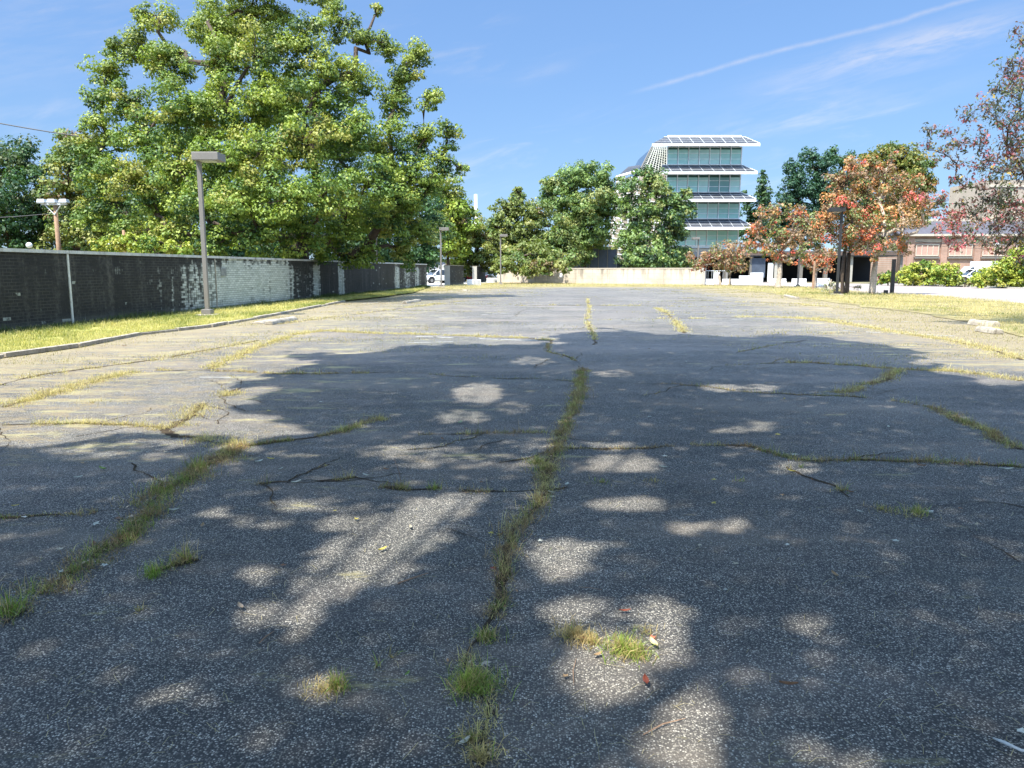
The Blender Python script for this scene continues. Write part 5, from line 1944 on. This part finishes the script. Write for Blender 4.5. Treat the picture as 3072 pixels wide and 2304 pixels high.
    for li in order:
        c, r_ = LB[li]
        f, rr_ = forks[li % len(forks)]
        base = LB[par[li]][0] if par[li] is not None else f
        ra = min(rr_ * .62, r0 * (kids[li] + 1) ** .5)
        rb = min(rr_ * .7, r0 * (kids[par[li]] + 1) ** .5) if par[li] is not None else min(rr_ * .8, ra * 1.4)
        rb = min(rb, ra * 1.6)
        L_ = (c - base).length
        w3 = lambda: Vector(rg.normal(0, .07, 3)) * L_
        q1, q2, q3 = base.lerp(c, .3) + w3(), base.lerp(c, .55) + w3() + Vector((0, 0, .06 * L_)), base.lerp(c, .8) + w3()
        tb.tube([base, q1, q2, q3, c], [rb, (rb + ra) / 2, ra, ra * .9, ra * .8], 6)
        nodes[li] = (q2, c, ra)
    if twigs:
        per_l = {}
        for q, li in clumps:
            per_l.setdefault(li, []).append(q)
        for li, qs in per_l.items():
            mid, c, ra = nodes[li]
            rg.shuffle(qs)
            for q in qs[:twigs * 3]:
                a_ = mid.lerp(c, rg.uniform(.2, 1))
                q = Vector(q)
                m_ = a_.lerp(q, .5) + Vector(rg.normal(0, .08, 3)) * (q - a_).length
                tb.tube([a_, m_, q], [r0 * .55, r0 * .4, r0 * .15], 4, cap=False)
    tb.build('trunk', M[bark], root, smooth=True)
    tag(root, label, cat, group)
    return root


G_MAPLE = [((.17, .235, .04), 4), ((.09, .15, .03), 3), ((.23, .28, .05), 3), ((.25, .25, .055), 1.2), ((.04, .085, .025), 2)]
G_DARK = [((.03, .07, .028), 4), ((.045, .10, .03), 3), ((.07, .12, .04), 1)]
G_OLIVE = [((.155, .185, .045), 3), ((.11, .165, .045), 3), ((.22, .225, .065), 2), ((.14, .10, .045), .7)]
G_MID = [((.12, .19, .06), 4), ((.165, .235, .065), 3), ((.07, .125, .045), 2), ((.22, .24, .08), 1.8)]
G_YEL = [((.28, .31, .045), 4), ((.18, .25, .035), 3), ((.36, .34, .07), 2), ((.08, .14, .025), 1.5)]
G_RED = [((.50, .16, .07), 3.4), ((.27, .18, .10), 4), ((.16, .19, .07), 4.5), ((.46, .24, .10), 1.8), ((.50, .11, .08), 1.2), ((.20, .13, .08), 3)]
G_RUST = [((.26, .17, .09), 4), ((.17, .18, .07), 3), ((.32, .12, .07), 2)]
G_PURP = [((.09, .09, .075), 4), ((.16, .09, .085), 3), ((.10, .13, .07), 3), ((.28, .08, .09), 1.3), ((.30, .22, .06), .7)]

# big maple: lobes in photo pixels (x, y, r, depth)
ML = [(640, 60, 95, 0), (800, 20, 100, 1), (760, -90, 110, 0), (940, -40, 80, 1), (480, 60, 55, -1), (430, 35, 30, -1), (420, 150, 70, 0), (340, 130, 38, 0), (330, 220, 60, 0), (295, 290, 42, -1), (380, 300, 75, -2), (520, 170, 90, -2), (660, 190, 100, -3), (800, 150, 95, -3), (920, 130, 85, -2),
      (1010, 60, 60, 0), (1130, 20, 22, 1), (1090, 110, 50, 0), (1160, 140, 45, 0), (1250, 150, 48, 0), (1215, 220, 60, 0), (1280, 290, 42, 0), (1180, 300, 60, 0), (1060, 230, 80, -1), (960, 260, 95, -3), (820, 290, 105, -4), (680, 320, 110, -4), (540, 320, 95, -4), (420, 400, 90, -3), (320, 400, 75, -1),
      (290, 490, 80, -1), (400, 520, 95, -4), (530, 480, 100, -5), (650, 480, 105, -6), (790, 450, 105, -6), (930, 420, 105, -5), (1060, 380, 90, -3), (1170, 420, 80, -1), (1270, 420, 62, 0), (1345, 390, 38, 0), (1330, 470, 55, 0), (1385, 505, 24, 0), (1240, 530, 80, -1), (1120, 540, 95, -4), (980, 560, 100, -6),
      (850, 580, 95, -7), (720, 590, 95, -7), (590, 600, 90, -6), (460, 620, 90, -4), (340, 610, 85, -1), (280, 640, 70, 0), (390, 690, 70, -2), (520, 700, 75, -5), (650, 700, 75, -6), (780, 700, 75, -6), (910, 690, 80, -5), (1030, 680, 80, -3), (1150, 660, 80, -1), (1230, 640, 60, 0), (1200, 740, 45, 0), (1100, 750, 50, -1), (970, 745, 45, -3),
      (1290, 550, 45, 0), (1270, 700, 45, 0), (1190, 590, 60, 0), (1180, 500, 60, 1), (1220, 780, 34, 0), (1040, 770, 40, -1), (870, 755, 45, -3), (700, 100, 110, 5), (850, 300, 130, 5), (600, 400, 130, 5), (1000, 450, 130, 5), (750, 550, 130, 5), (500, 560, 110, 5), (1080, 620, 110, 4)]
make_tree('maple_tree', 'very tall broad maple with yellowing green leaves overhanging the stained wall', 'tree', 44.0, 905, ML,   .125, G_MAPLE, K_=1.0, rc=.62, LS=1.0, limb=.06, trunk_r=.5, bark='bark', seed=3, top_tint=(.27, .26, .06), droop=.45, shell=.5, trunk_top=3.6)

make_tree('dark_tree', 'dark green tree at the left edge behind the wall', 'tree', 56.0, 30, [(-60, 480, 90, 0), (40, 470, 70, 0), (100, 520, 55, 0), (60, 590, 90, -2), (-60, 620, 110, 0), (20, 700, 90, -2), (120, 640, 60, 0), (140, 710, 55, 0)], .2, G_DARK + [((.07, .09, .03), 2)], K_=1.0, rc=.8, seed=5, trunk_r=.3)
make_tree('olive_tree', 'olive green tree between the dark tree and the maple', 'tree', 54.0, 235, [(190, 450, 55, 0), (250, 440, 60, 0), (210, 530, 70, -1), (280, 520, 70, 0), (200, 610, 70, 0), (250, 680, 80, 0), (180, 720, 60, 0), (300, 640, 70, 0)], .2, G_OLIVE, K_=1.0, rc=.7, seed=6, trunk_r=.25)
for i_, (x_, lab) in enumerate([(330, 'dark background tree behind the olive tree, left of the maple'), (560, 'dark background tree low behind the maple, second from left'), (800, 'dark background tree low behind the maple trunk'), (1040, 'dark background tree low behind the right part of the maple'), (1200, 'dark background tree behind the right edge of the maple')]):
    make_tree('background_tree', lab, 'tree', 66.0 + i_ * 3, x_, [(x_ + dx_, y_, 62, 0) for dx_, y_ in ((-70, 620), (0, 600), (70, 630), (-90, 700), (0, 690), (90, 700), (-80, 760), (0, 770), (80, 760))], .26, G_DARK, K_=.9, rc=1.1, seed=50 + i_, group='dark trees behind the maple', twigs=1, trunk_r=.2)
make_tree('shrub', 'pale yellow green shrub showing just over the wall below the maple', 'shrub', 35.0, 420, [(300, 735, 26, 0), (350, 728, 28, 0), (400, 722, 30, 0), (450, 728, 30, 0), (500, 735, 28, 0), (550, 740, 24, 0), (430, 760, 40, 1), (330, 765, 40, 1), (520, 765, 40, 1)], .11, G_YEL, K_=1.2, rc=.35, seed=8, trunk_r=.06)
# trees in the middle distance
make_tree('street_tree', 'yellow green tree right of the maple behind the white car', 'tree', 100.0, 1345, [(1330, 570, 45, 0), (1375, 610, 45, 0), (1320, 640, 50, 0), (1385, 670, 45, 0), (1330, 710, 50, -1), (1300, 760, 30, 0), (1360, 745, 40, 0), (1300, 590, 40, 2)], .3, G_OLIVE + G_YEL[:2], K_=1.0, rc=1.1, seed=11, LS=1.42)
make_tree('street_tree', 'low green tree behind the two far wall sections', 'tree', 104.0, 1420, [(1400, 720, 35, 0), (1440, 700, 38, 0), (1380, 770, 34, 0), (1430, 770, 38, 0), (1470, 740, 34, 0), (1400, 800, 22, 0), (1480, 790, 28, 0), (1365, 800, 18, 0)], .3, G_OLIVE, K_=1.0, rc=1.0, seed=12, LS=1.42)
make_tree('street_tree', 'pointed maple with a spiky top above the left concrete wall', 'tree', 98.0, 1570, [(1551, 575, 14, 0), (1550, 600, 22, 0), (1520, 630, 34, 0), (1570, 640, 38, 0), (1480, 680, 25, 0), (1530, 690, 45, 0), (1590, 690, 45, 0), (1500, 740, 40, 0), (1560, 760, 50, -1), (1620, 740, 50, -1), (1670, 690, 45, 0), (1690, 740, 45, 0), (1650, 790, 32, -2), (1700, 780, 30, -4), (1590, 800, 26, -9), (1530, 800, 24, -9), (1500, 790, 24, -8), (1640, 795, 26, -9), (1690, 795, 22, -9), (1560, 770, 40, -6), (1620, 765, 40, -6), (1625, 640, 35, 1)], .3, G_OLIVE + [((.12, .15, .04), 3)], K_=1.05, rc=.9, seed=13, LS=1.42)
make_tree('street_tree', 'rounded bright green tree left of the glass office block', 'tree', 112.0, 1755, [(1650, 560, 28, 0), (1690, 545, 38, 0), (1740, 530, 40, 0), (1790, 530, 40, 0), (1835, 560, 34, 0), (1700, 600, 50, 0), (1760, 600, 55, -2), (1820, 610, 45, 0), (1730, 660, 50, 0), (1780, 680, 48, -1), (1810, 650, 34, 0), (1760, 730, 36, -1), (1790, 720, 28, 0), (1735, 715, 34, 0), (1640, 600, 22, 0), (1750, 765, 24, 0)], .31, G_MID + [((.10, .15, .04), 2)], K_=1.0, rc=1.1, seed=14, trunk_top=3.0, LS=1.42)
make_tree('street_tree', 'tall green tree standing before the left half of the glass office block', 'tree', 100.0, 1945, [(1935, 520, 26, 0), (1960, 540, 30, 0), (1900, 570, 34, 0), (1960, 590, 40, -1), (1990, 570, 22, 0), (1880, 620, 26, 0), (1930, 640, 44, -1), (2000, 620, 32, 0), (2040, 600, 26, 0), (2060, 580, 14, 0), (2050, 640, 30, 0), (2075, 625, 14, 0), (2000, 670, 40, -1), (1900, 680, 36, 0), (1880, 730, 36, 0), (1930, 740, 48, -2), (1990, 740, 44, -1), (1960, 775, 34, -7), (1920, 770, 28, -7), (2030, 690, 32, 0), (1890, 780, 30, -1), (1950, 785, 36, -1), (2010, 780, 34, -1), (2045, 760, 24, 0), (2050, 790, 24, 0)], .3, G_MID + [((.035, .07, .035), 2)], K_=.9, rc=.85, seed=15, trunk_top=3.2, LS=1.42)
# right side background
make_tree('conifer', 'narrow dark conifer right of the glass office block', 'tree', 150.0, 2288, [(2288, 515, 6, 0), (2288, 530, 12, 0), (2287, 550, 18, 0), (2290, 575, 24, 0), (2290, 605, 28, 0), (2290, 640, 32, 0), (2285, 690, 36, 0), (2250, 640, 30, 1), (2235, 600, 20, 1), (2232, 580, 12, 1), (2250, 700, 40, 1)], .36, G_DARK, K_=1.0, rc=.8, seed=16)
make_tree('background_tree', 'dark green tree with an uneven top behind the left red tree', 'tree', 125.0, 2400, [(2380, 500, 22, 0), (2430, 460, 22, 0), (2440, 500, 34, 0), (2380, 540, 34, 0), (2410, 580, 40, 0), (2470, 560, 40, 0), (2480, 490, 28, 0), (2370, 590, 28, 0), (2450, 620, 36, 0), (2500, 600, 36, 0), (2350, 640, 30, 3), (2330, 690, 50, 4), (2420, 690, 50, 4)], .33, [((.03, .075, .04), 4), ((.045, .10, .05), 3)], K_=.85, rc=1.0, seed=17, LS=1.42)
make_tree('background_tree', 'darker green tree filling the gap beside the golden topped tree', 'tree', 128.0, 2540, [(2500, 470, 26, 0), (2540, 480, 34, 0), (2560, 520, 40, 0), (2520, 540, 40, 0), (2580, 580, 50, 0), (2520, 620, 50, 0), (2600, 650, 60, 0), (2700, 660, 60, 3), (2680, 740, 60, 4), (2600, 740, 60, 4)], .33, G_DARK + G_MID[:1], K_=.9, rc=1.1, seed=18)
make_tree('background_tree', 'golden green round topped tree behind the tall red tree', 'tree', 90.0, 2690, [(2620, 480, 30, 0), (2660, 465, 34, 0), (2710, 470, 34, 0), (2750, 495, 36, 0), (2680, 520, 50, 0), (2740, 545, 44, 0), (2620, 540, 40, 0), (2770, 560, 28, 0), (2700, 600, 50, 1), (2650, 640, 50, 1), (2760, 620, 30, 1)], .27, [((.13, .15, .03), 4), ((.20, .17, .04), 3), ((.07, .11, .025), 3), ((.24, .12, .04), 1)], K_=.95, rc=.8, seed=19, trunk_r=.2, LS=1.42)
# red fruiting trees on the island
make_tree('crab_apple_tree', 'tall red leaved tree with a thick dark trunk beside the lamp post', 'tree', 50.0, 2533, [(2560, 500, 36, 0), (2530, 550, 40, 0), (2500, 600, 34, 0), (2590, 560, 44, 0), (2500, 540, 26, 0), (2545, 620, 44, -1), (2480, 650, 34, 0), (2560, 680, 44, -1), (2500, 700, 36, 0), (2600, 640, 40, 0), (2540, 730, 30, 0), (2590, 730, 30, 0), (2615, 490, 26, 0), (2450, 690, 26, 0)], .125, G_RED, K_=.50, rc=.5, trunk_r=.19, bark='bark', seed=20, twigs=8, trunk_top=2.7, flat=.8, droop=.1, stems=[(-.05, 0), (.25, .2)])
make_tree('crab_apple_tree', 'red and green tree with a pale leaning trunk nearest the road', 'tree', 50.0, 2618, [(2650, 520, 34, 0), (2700, 530, 40, 0), (2745, 560, 38, 0), (2640, 590, 42, 0), (2700, 600, 44, 0), (2760, 610, 36, 0), (2650, 660, 42, -1), (2710, 670, 44, -1), (2600, 690, 34, -1), (2770, 670, 24, 0), (2650, 730, 34, -1), (2590, 740, 26, -1), (2700, 725, 28, 0), (2720, 750, 18, 0), (2625, 770, 18, -1), (2680, 470, 20, 0)], .125, G_RED + [((.11, .13, .03), 2)], K_=.50, rc=.5, trunk_r=.2, bark='bark_pale', seed=21, twigs=8, trunk_top=2.6, flat=.8, droop=.1)
make_tree('crab_apple_tree', 'red leaved tree with a short pale trunk before the white barriers', 'tree', 70.0, 2334, [(2290, 640, 22, 0), (2330, 640, 30, 0), (2380, 640, 30, 0), (2420, 660, 32, 0), (2270, 690, 30, 0), (2320, 690, 36, 0), (2380, 700, 36, 0), (2440, 710, 32, 0), (2300, 740, 30, 0), (2350, 745, 32, 0), (2260, 740, 22, 0), (2400, 750, 28, 0), (2330, 775, 22, 0), (2370, 780, 20, 0), (2460, 760, 26, 0), (2470, 670, 24, 0)], .2, G_RED, K_=.55, rc=.6, trunk_r=.24, bark='bark_pale', seed=22, twigs=7, trunk_top=2.3, flat=.8, droop=.1)
make_tree('crab_apple_tree', 'red tree behind the wooden post on the island', 'tree', 74.0, 2446, [(2430, 770, 20, 0), (2470, 780, 22, 0), (2450, 800, 20, 0), (2490, 760, 24, 0), (2480, 800, 20, 0), (2410, 790, 16, 0)], .2, G_RED, K_=.45, rc=.5, trunk_r=.12, bark='bark_pale', seed=25, twigs=4, trunk_top=1.6, flat=.8)
make_tree('crab_apple_tree', 'low many stemmed rusty tree right of the concrete wall', 'tree', 80.0, 2178, [(2090, 790, 20, 0), (2120, 770, 26, 0), (2150, 750, 26, 0), (2190, 740, 24, 0), (2160, 785, 26, 0), (2200, 775, 28, 0), (2230, 760, 26, 0), (2220, 800, 24, 0), (2180, 805, 20, 0), (2070, 770, 16, 0), (2245, 730, 20, 0), (2110, 800, 16, 0)], .2, G_RUST + [((.24, .06, .04), 1)], K_=.45, rc=.5, trunk_r=.17, bark='bark_pale', seed=23, twigs=7, trunk_top=1.2, flat=.8, stems=[(-.5, 0), (.3, 0), (.5, .3)])
make_tree('shrub', 'small sparse white flowered shrub at the foot of the thick trunk', 'shrub', 50.0, 2490, [(2478, 862, 12, 0), (2492, 850, 12, 0), (2505, 865, 12, 0), (2572, 862, 10, .5)], .09, [((.35, .36, .25), 2), ((.10, .12, .05), 2), ((.2, .12, .08), 1)], K_=.4, rc=.15, trunk_r=.03, bark='bark_pale', seed=24, twigs=3)
# bushes by the road
BUSH = [('yellow green bush behind the black post', 2665, [(2655, 828, 18, 0), (2675, 832, 16, 0), (2645, 842, 12, 0)], 80, 31),
        ('large yellow green bush right of the black post', 2745, [(2710, 835, 20, 0), (2735, 815, 24, 0), (2765, 800, 24, 0), (2785, 815, 26, 0), (2755, 835, 24, 0), (2790, 840, 16, 0), (2720, 842, 16, 0)], 78, 32),
        ('rounded yellow green bush in the middle of the hedge row', 2840, [(2825, 820, 24, 0), (2850, 815, 24, 0), (2868, 830, 20, 0), (2835, 842, 20, 0), (2860, 848, 16, 0), (2812, 842, 16, 0)], 74, 33),
        ('largest yellow green bush at the right edge', 3010, [(2945, 840, 24, 0), (2975, 820, 28, 0), (3010, 800, 32, 0), (3050, 785, 34, 0), (3090, 790, 40, 0), (3000, 840, 26, 0), (3040, 835, 32, 0), (3080, 845, 32, 0), (2935, 852, 14, 0), (3065, 760, 26, 0)], 68, 34)]
for lab, bx, lb, D, sd in BUSH:
    make_tree('bush', lab, 'bush', float(D), bx, lb, .2, G_YEL, K_=1.0, rc=.45, trunk_r=.06, seed=sd, group='yellow green bushes along the road', twigs=1, LS=1.35)
make_tree('bush', 'low olive brush between the white car and the middle bush', 'bush', 73.0, 2895, [(2885, 845, 14, 0), (2905, 850, 12, 0), (2920, 848, 12, 0)], .18, G_OLIVE, K_=.6, rc=.3, trunk_r=.04, seed=35, group='yellow green bushes along the road', twigs=1)

# near tree at the right edge, dark narrow leaves and red fruit
NL = [(3060, 110, 30, 0), (3090, 200, 60, 0), (3020, 210, 34, 0), (2990, 270, 26, 0), (3060, 300, 50, 0), (2960, 320, 36, 0), (2900, 350, 30, 0), (3010, 370, 44, 0), (2840, 400, 24, 0), (2790, 390, 20, 0), (2780, 440, 26, 0), (2830, 460, 28, 0), (2880, 430, 36, 0), (2940, 420, 40, 0), (3060, 430, 60, 0), (2870, 490, 26, 0), (2960, 480, 40, 0), (3030, 500, 50, 0), (2930, 560, 26, 0), (2990, 580, 44, 0), (3060, 600, 50, 0), (2890, 610, 22, 0),
      (2950, 640, 32, 0), (3020, 660, 44, 0), (2860, 660, 24, 0), (2910, 690, 26, 0), (3070, 700, 40, 0), (2990, 720, 28, 0), (2820, 610, 18, .5), (2850, 720, 16, .3), (3150, 250, 90, 1), (3150, 450, 100, 1), (3150, 650, 90, 1), (3240, 350, 100, 1), (3240, 560, 100, 2)]
NL += [(2890, 560, 24, 0), (2960, 600, 30, .5), (2920, 640, 26, .3), (3010, 620, 40, 1), (2980, 680, 34, .5), (3050, 720, 40, .5), (2940, 720, 26, 0), (3000, 760, 22, 0), (3060, 780, 24, 1), (2870, 540, 18, 0), (3020, 440, 40, 1), (3070, 350, 40, 1), (3070, 520, 45, 1), (2990, 520, 36, 1), (2920, 500, 28, 1), (3045, 250, 36, 1), (2985, 330, 28, 1)]
make_tree('crab_apple_tree', 'overhanging tree with dark narrow leaves and red fruit at the right edge', 'tree', 22.0, 3420, NL, .092, G_PURP, K_=.38, limb=.008, rc=.36, trunk_r=.2, bark='bark', seed=41, kite=.62, twigs=7, flat=1.0, droop=.0, shell=.42, trunk_top=2.2)
make_tree('crab_apple_tree', 'pink fruited branches reaching in from the right before the brick building', 'tree', 26.0, 3480, [(3440, 700, 60, 0), (3300, 640, 60, 0), (3180, 640, 50, 0), (3080, 640, 40, 0), (3000, 650, 34, 0), (2940, 660, 28, 0), (2890, 650, 26, 0), (2840, 640, 26, 0), (2800, 600, 24, 0), (2830, 590, 20, 0), (2790, 640, 20, 0), (2860, 690, 26, 0), (2820, 690, 22, 0), (2900, 720, 24, 0), (2870, 740, 16, 0), (2960, 730, 24, 0), (2770, 590, 14, 0), (2850, 660, 24, .5)],
          .10, [((.40, .11, .13), 3), ((.28, .16, .12), 2), ((.14, .15, .08), 1.5)], K_=.42, limb=.009, rc=.4, trunk_r=.15, bark='bark_pale', seed=42, twigs=7, trunk_top=2.2, flat=.9, kite=.7)

#==SHADE TREE==
POLY = [(600, 800), (640, 770), (760, 758), (900, 750), (1050, 745), (1170, 738), (1290, 716), (1350, 712), (1400, 722), (1480, 722), (1600, 730), (1700, 722), (1800, 730), (1900, 745), (2000, 775), (2060, 790), (2100, 812), (2260, 835), (2700, 900), (2700, 2600), (-600, 2600), (-500, 1000), (0, 958), (150, 940), (260, 935), (450, 940), (440, 968), (520, 984),
        (640, 950), (740, 932), (640, 900), (620, 860), (600, 830)]
BL = [(780, 1210, 100, 55, 1), (850, 1150, 105, 42, .85), (930, 1100, 80, 25, .85), (740, 1130, 50, 18, .9), (670, 1090, 95, 16, .6), (560, 1130, 50, 12, .55), (620, 1330, 95, 28, .95), (690, 1275, 70, 32, .85), (560, 1245, 48, 20, .75), (460, 1110, 40, 9, .75), (900, 975, 110, 16, .65), (960, 1003, 80, 12, .6), (1100, 1000, 60, 18, .6), (1150, 960, 50, 18, .5),
      (1000, 900, 60, 12, .65), (1030, 850, 50, 22, .75), (1000, 1075, 60, 10, .75), (1210, 1205, 55, 42, .95), (1260, 1320, 85, 26, .95), (1430, 1330, 46, 36, .95), (1310, 1445, 90, 75, 1), (1420, 1400, 65, 38, .75), (1750, 1352, 40, 16, .85), (1490, 1560, 66, 58, 1), (1470, 1630, 75, 45, .85), (1810, 1645, 60, 35, .9), (1480, 1142, 30, 12, .9), (1570, 1135, 50, 14, .85), (1360, 1088, 70, 14, .95),
      (1340, 1002, 70, 18, .95), (1330, 965, 50, 10, .7), (1560, 838, 40, 8, .8), (1640, 838, 45, 8, .7), (1590, 930, 60, 9, .6), (1640, 920, 40, 11, .6), (1720, 1010, 50, 13, .7), (700, 1490, 66, 18, .85), (370, 1500, 66, 16, .7), (290, 1545, 30, 9, .6), (2170, 822, 60, 10, .8), (1150, 780, 50, 8, .6), (1330, 807, 40, 7, .6), (60, 1055, 50, 8, .5), (200, 975, 90, 14, .6), (340, 960, 90, 12, .65), (360, 987, 50, 9, .5), (1900, 875, 40, 6, .4), (300, 1340, 25, 10, .35), (560, 1445, 50, 14, .25), (1830, 1170, 40, 14, .25), (1700, 1240, 40, 16, .25), (480, 1010, 40, 12, .4), (70, 1420, 50, 14, .25), (1140, 1085, 40, 16, .4), (1110, 880, 40, 14, .5)]


def shade_tree():
    rg = np.random.default_rng(77)
    SX, SY = -SUNV.x / SUNV.z, -SUNV.y / SUNV.z
    n = 430000
    # sample ground points, more finely near the camera where they show largest
    gy = -3 + rg.random(n) * 25
    gx = -11 + rg.random(n) * 27
    h = 7.0 + 8.0 * rg.random(n)
    h = np.maximum(h, (1.6 + .47 * gy) / 1.19 + .5 + rg.random(n))
    zc = gy * cos(PITCH) + EYE * sin(PITCH)
    vis = zc > .5
    zc_ = np.maximum(zc, .5)
    px = (1536 + FPX * gx / zc_) / 1.38879
    py = (1152 - FPX * (gy * sin(PITCH) - EYE * cos(PITCH)) / zc_) / 1.38879
    ex = (vnoise(gx, gy, .9, 71) - .5) * 1.5 + (vnoise(gx, gy, .3, 72) - .5) * .7
    ins = in_poly(px + ex * FPX / zc_ / 1.39, py + ex * 9, POLY)
    # off frame the crown is simply round
    off = ~vis | (py > 1680) | (px < -40) | (px > 2260)
    ok = np.where(off, np.hypot((gx - 2.0) / 12.0, (gy - 8.0) / 11.5) < 1, ins)
    gap = np.zeros(n)
    for (cx, cy, rx, ry, s) in BL:
        q = ((px - cx) / rx) ** 2 + ((py - cy) / ry) ** 2
        wob = 1 + .5 * (vnoise(px, py, 22.0, 3) - .5)
        gap = np.maximum(gap, np.clip(s * 1.15, 0, 1) * np.clip(1.9 - q * wob, 0, 1))
    keep = ok & (rg.random(n) > np.clip(gap * 1.15, 0, 1))
    # ragged holes elsewhere
    hole = vnoise(gx, gy, .55, 61) * .6 + vnoise(gx, gy, .22, 62) * .4
    keep &= ~((hole > .86) & (rg.random(n) < .6) & (gy > 2))
    gx, gy, h = gx[keep], gy[keep], h[keep]
    x, y, z = gx - SX * h, gy - SY * h, h
    # everything stays above the frame
    k = (y < .5) | ((z - EYE) / np.maximum(y, .1) > tan(radians(19.5)) / np.cos(np.arctan2(np.abs(x), np.maximum(y, .1))) * 1.02)
    x, y, z = x[k], y[k], z[k]
    m = len(x)
    base = Vector((-4.2, -2.6, 0))
    r = empty('shade_tree', base)
    Pn = np.stack([x, y, z], 1) - np.array(base[:])
    N = rg.normal(0, .5, (m, 3)) + np.array(SUNV[:]) * 1.0
    N /= np.linalg.norm(N, axis=1)[:, None]
    t = np.cross(N, rg.normal(0, 1, (m, 3)))
    t /= np.linalg.norm(t, axis=1)[:, None]
    s = np.cross(N, t)
    Ls = (.13 * rg.uniform(.7, 1.3, m))[:, None]
    Vq = np.stack([Pn - t * Ls * .5, Pn + s * Ls * .42, Pn + t * Ls * .5, Pn - s * Ls * .42], 1)
    np_quads('crown', Vq, np.array([.05, .10, .02]) * rg.uniform(.7, 1.3, (m, 1)), M['leaf'], r)
    tb = MB()
    tb.tube([(0, 0, -.05), (0, 0, .4), (.1, .1, 3), (.2, .3, 6.6)], [.5, .38, .32, .28], 12)
    for k_ in range(12):
        a = 2 * pi * k_ / 12
        e = Vector((3.6 + cos(a) * 5.5, 5.5 + sin(a) * 5.5, 10.5 + 2.0 * (k_ % 3) * .8))
        m_ = Vector((.2, .3, 6.6)).lerp(e, .45) + Vector((0, 0, 1.3))
        tb.tube([(.2, .3, 6.5), m_, e], [.035, .025, .01], 6)
    tb.build('trunk', M['bark'], r, smooth=True)
    tag(r, 'tall leafy tree casting dappled shade over the near asphalt', 'tree')


shade_tree()
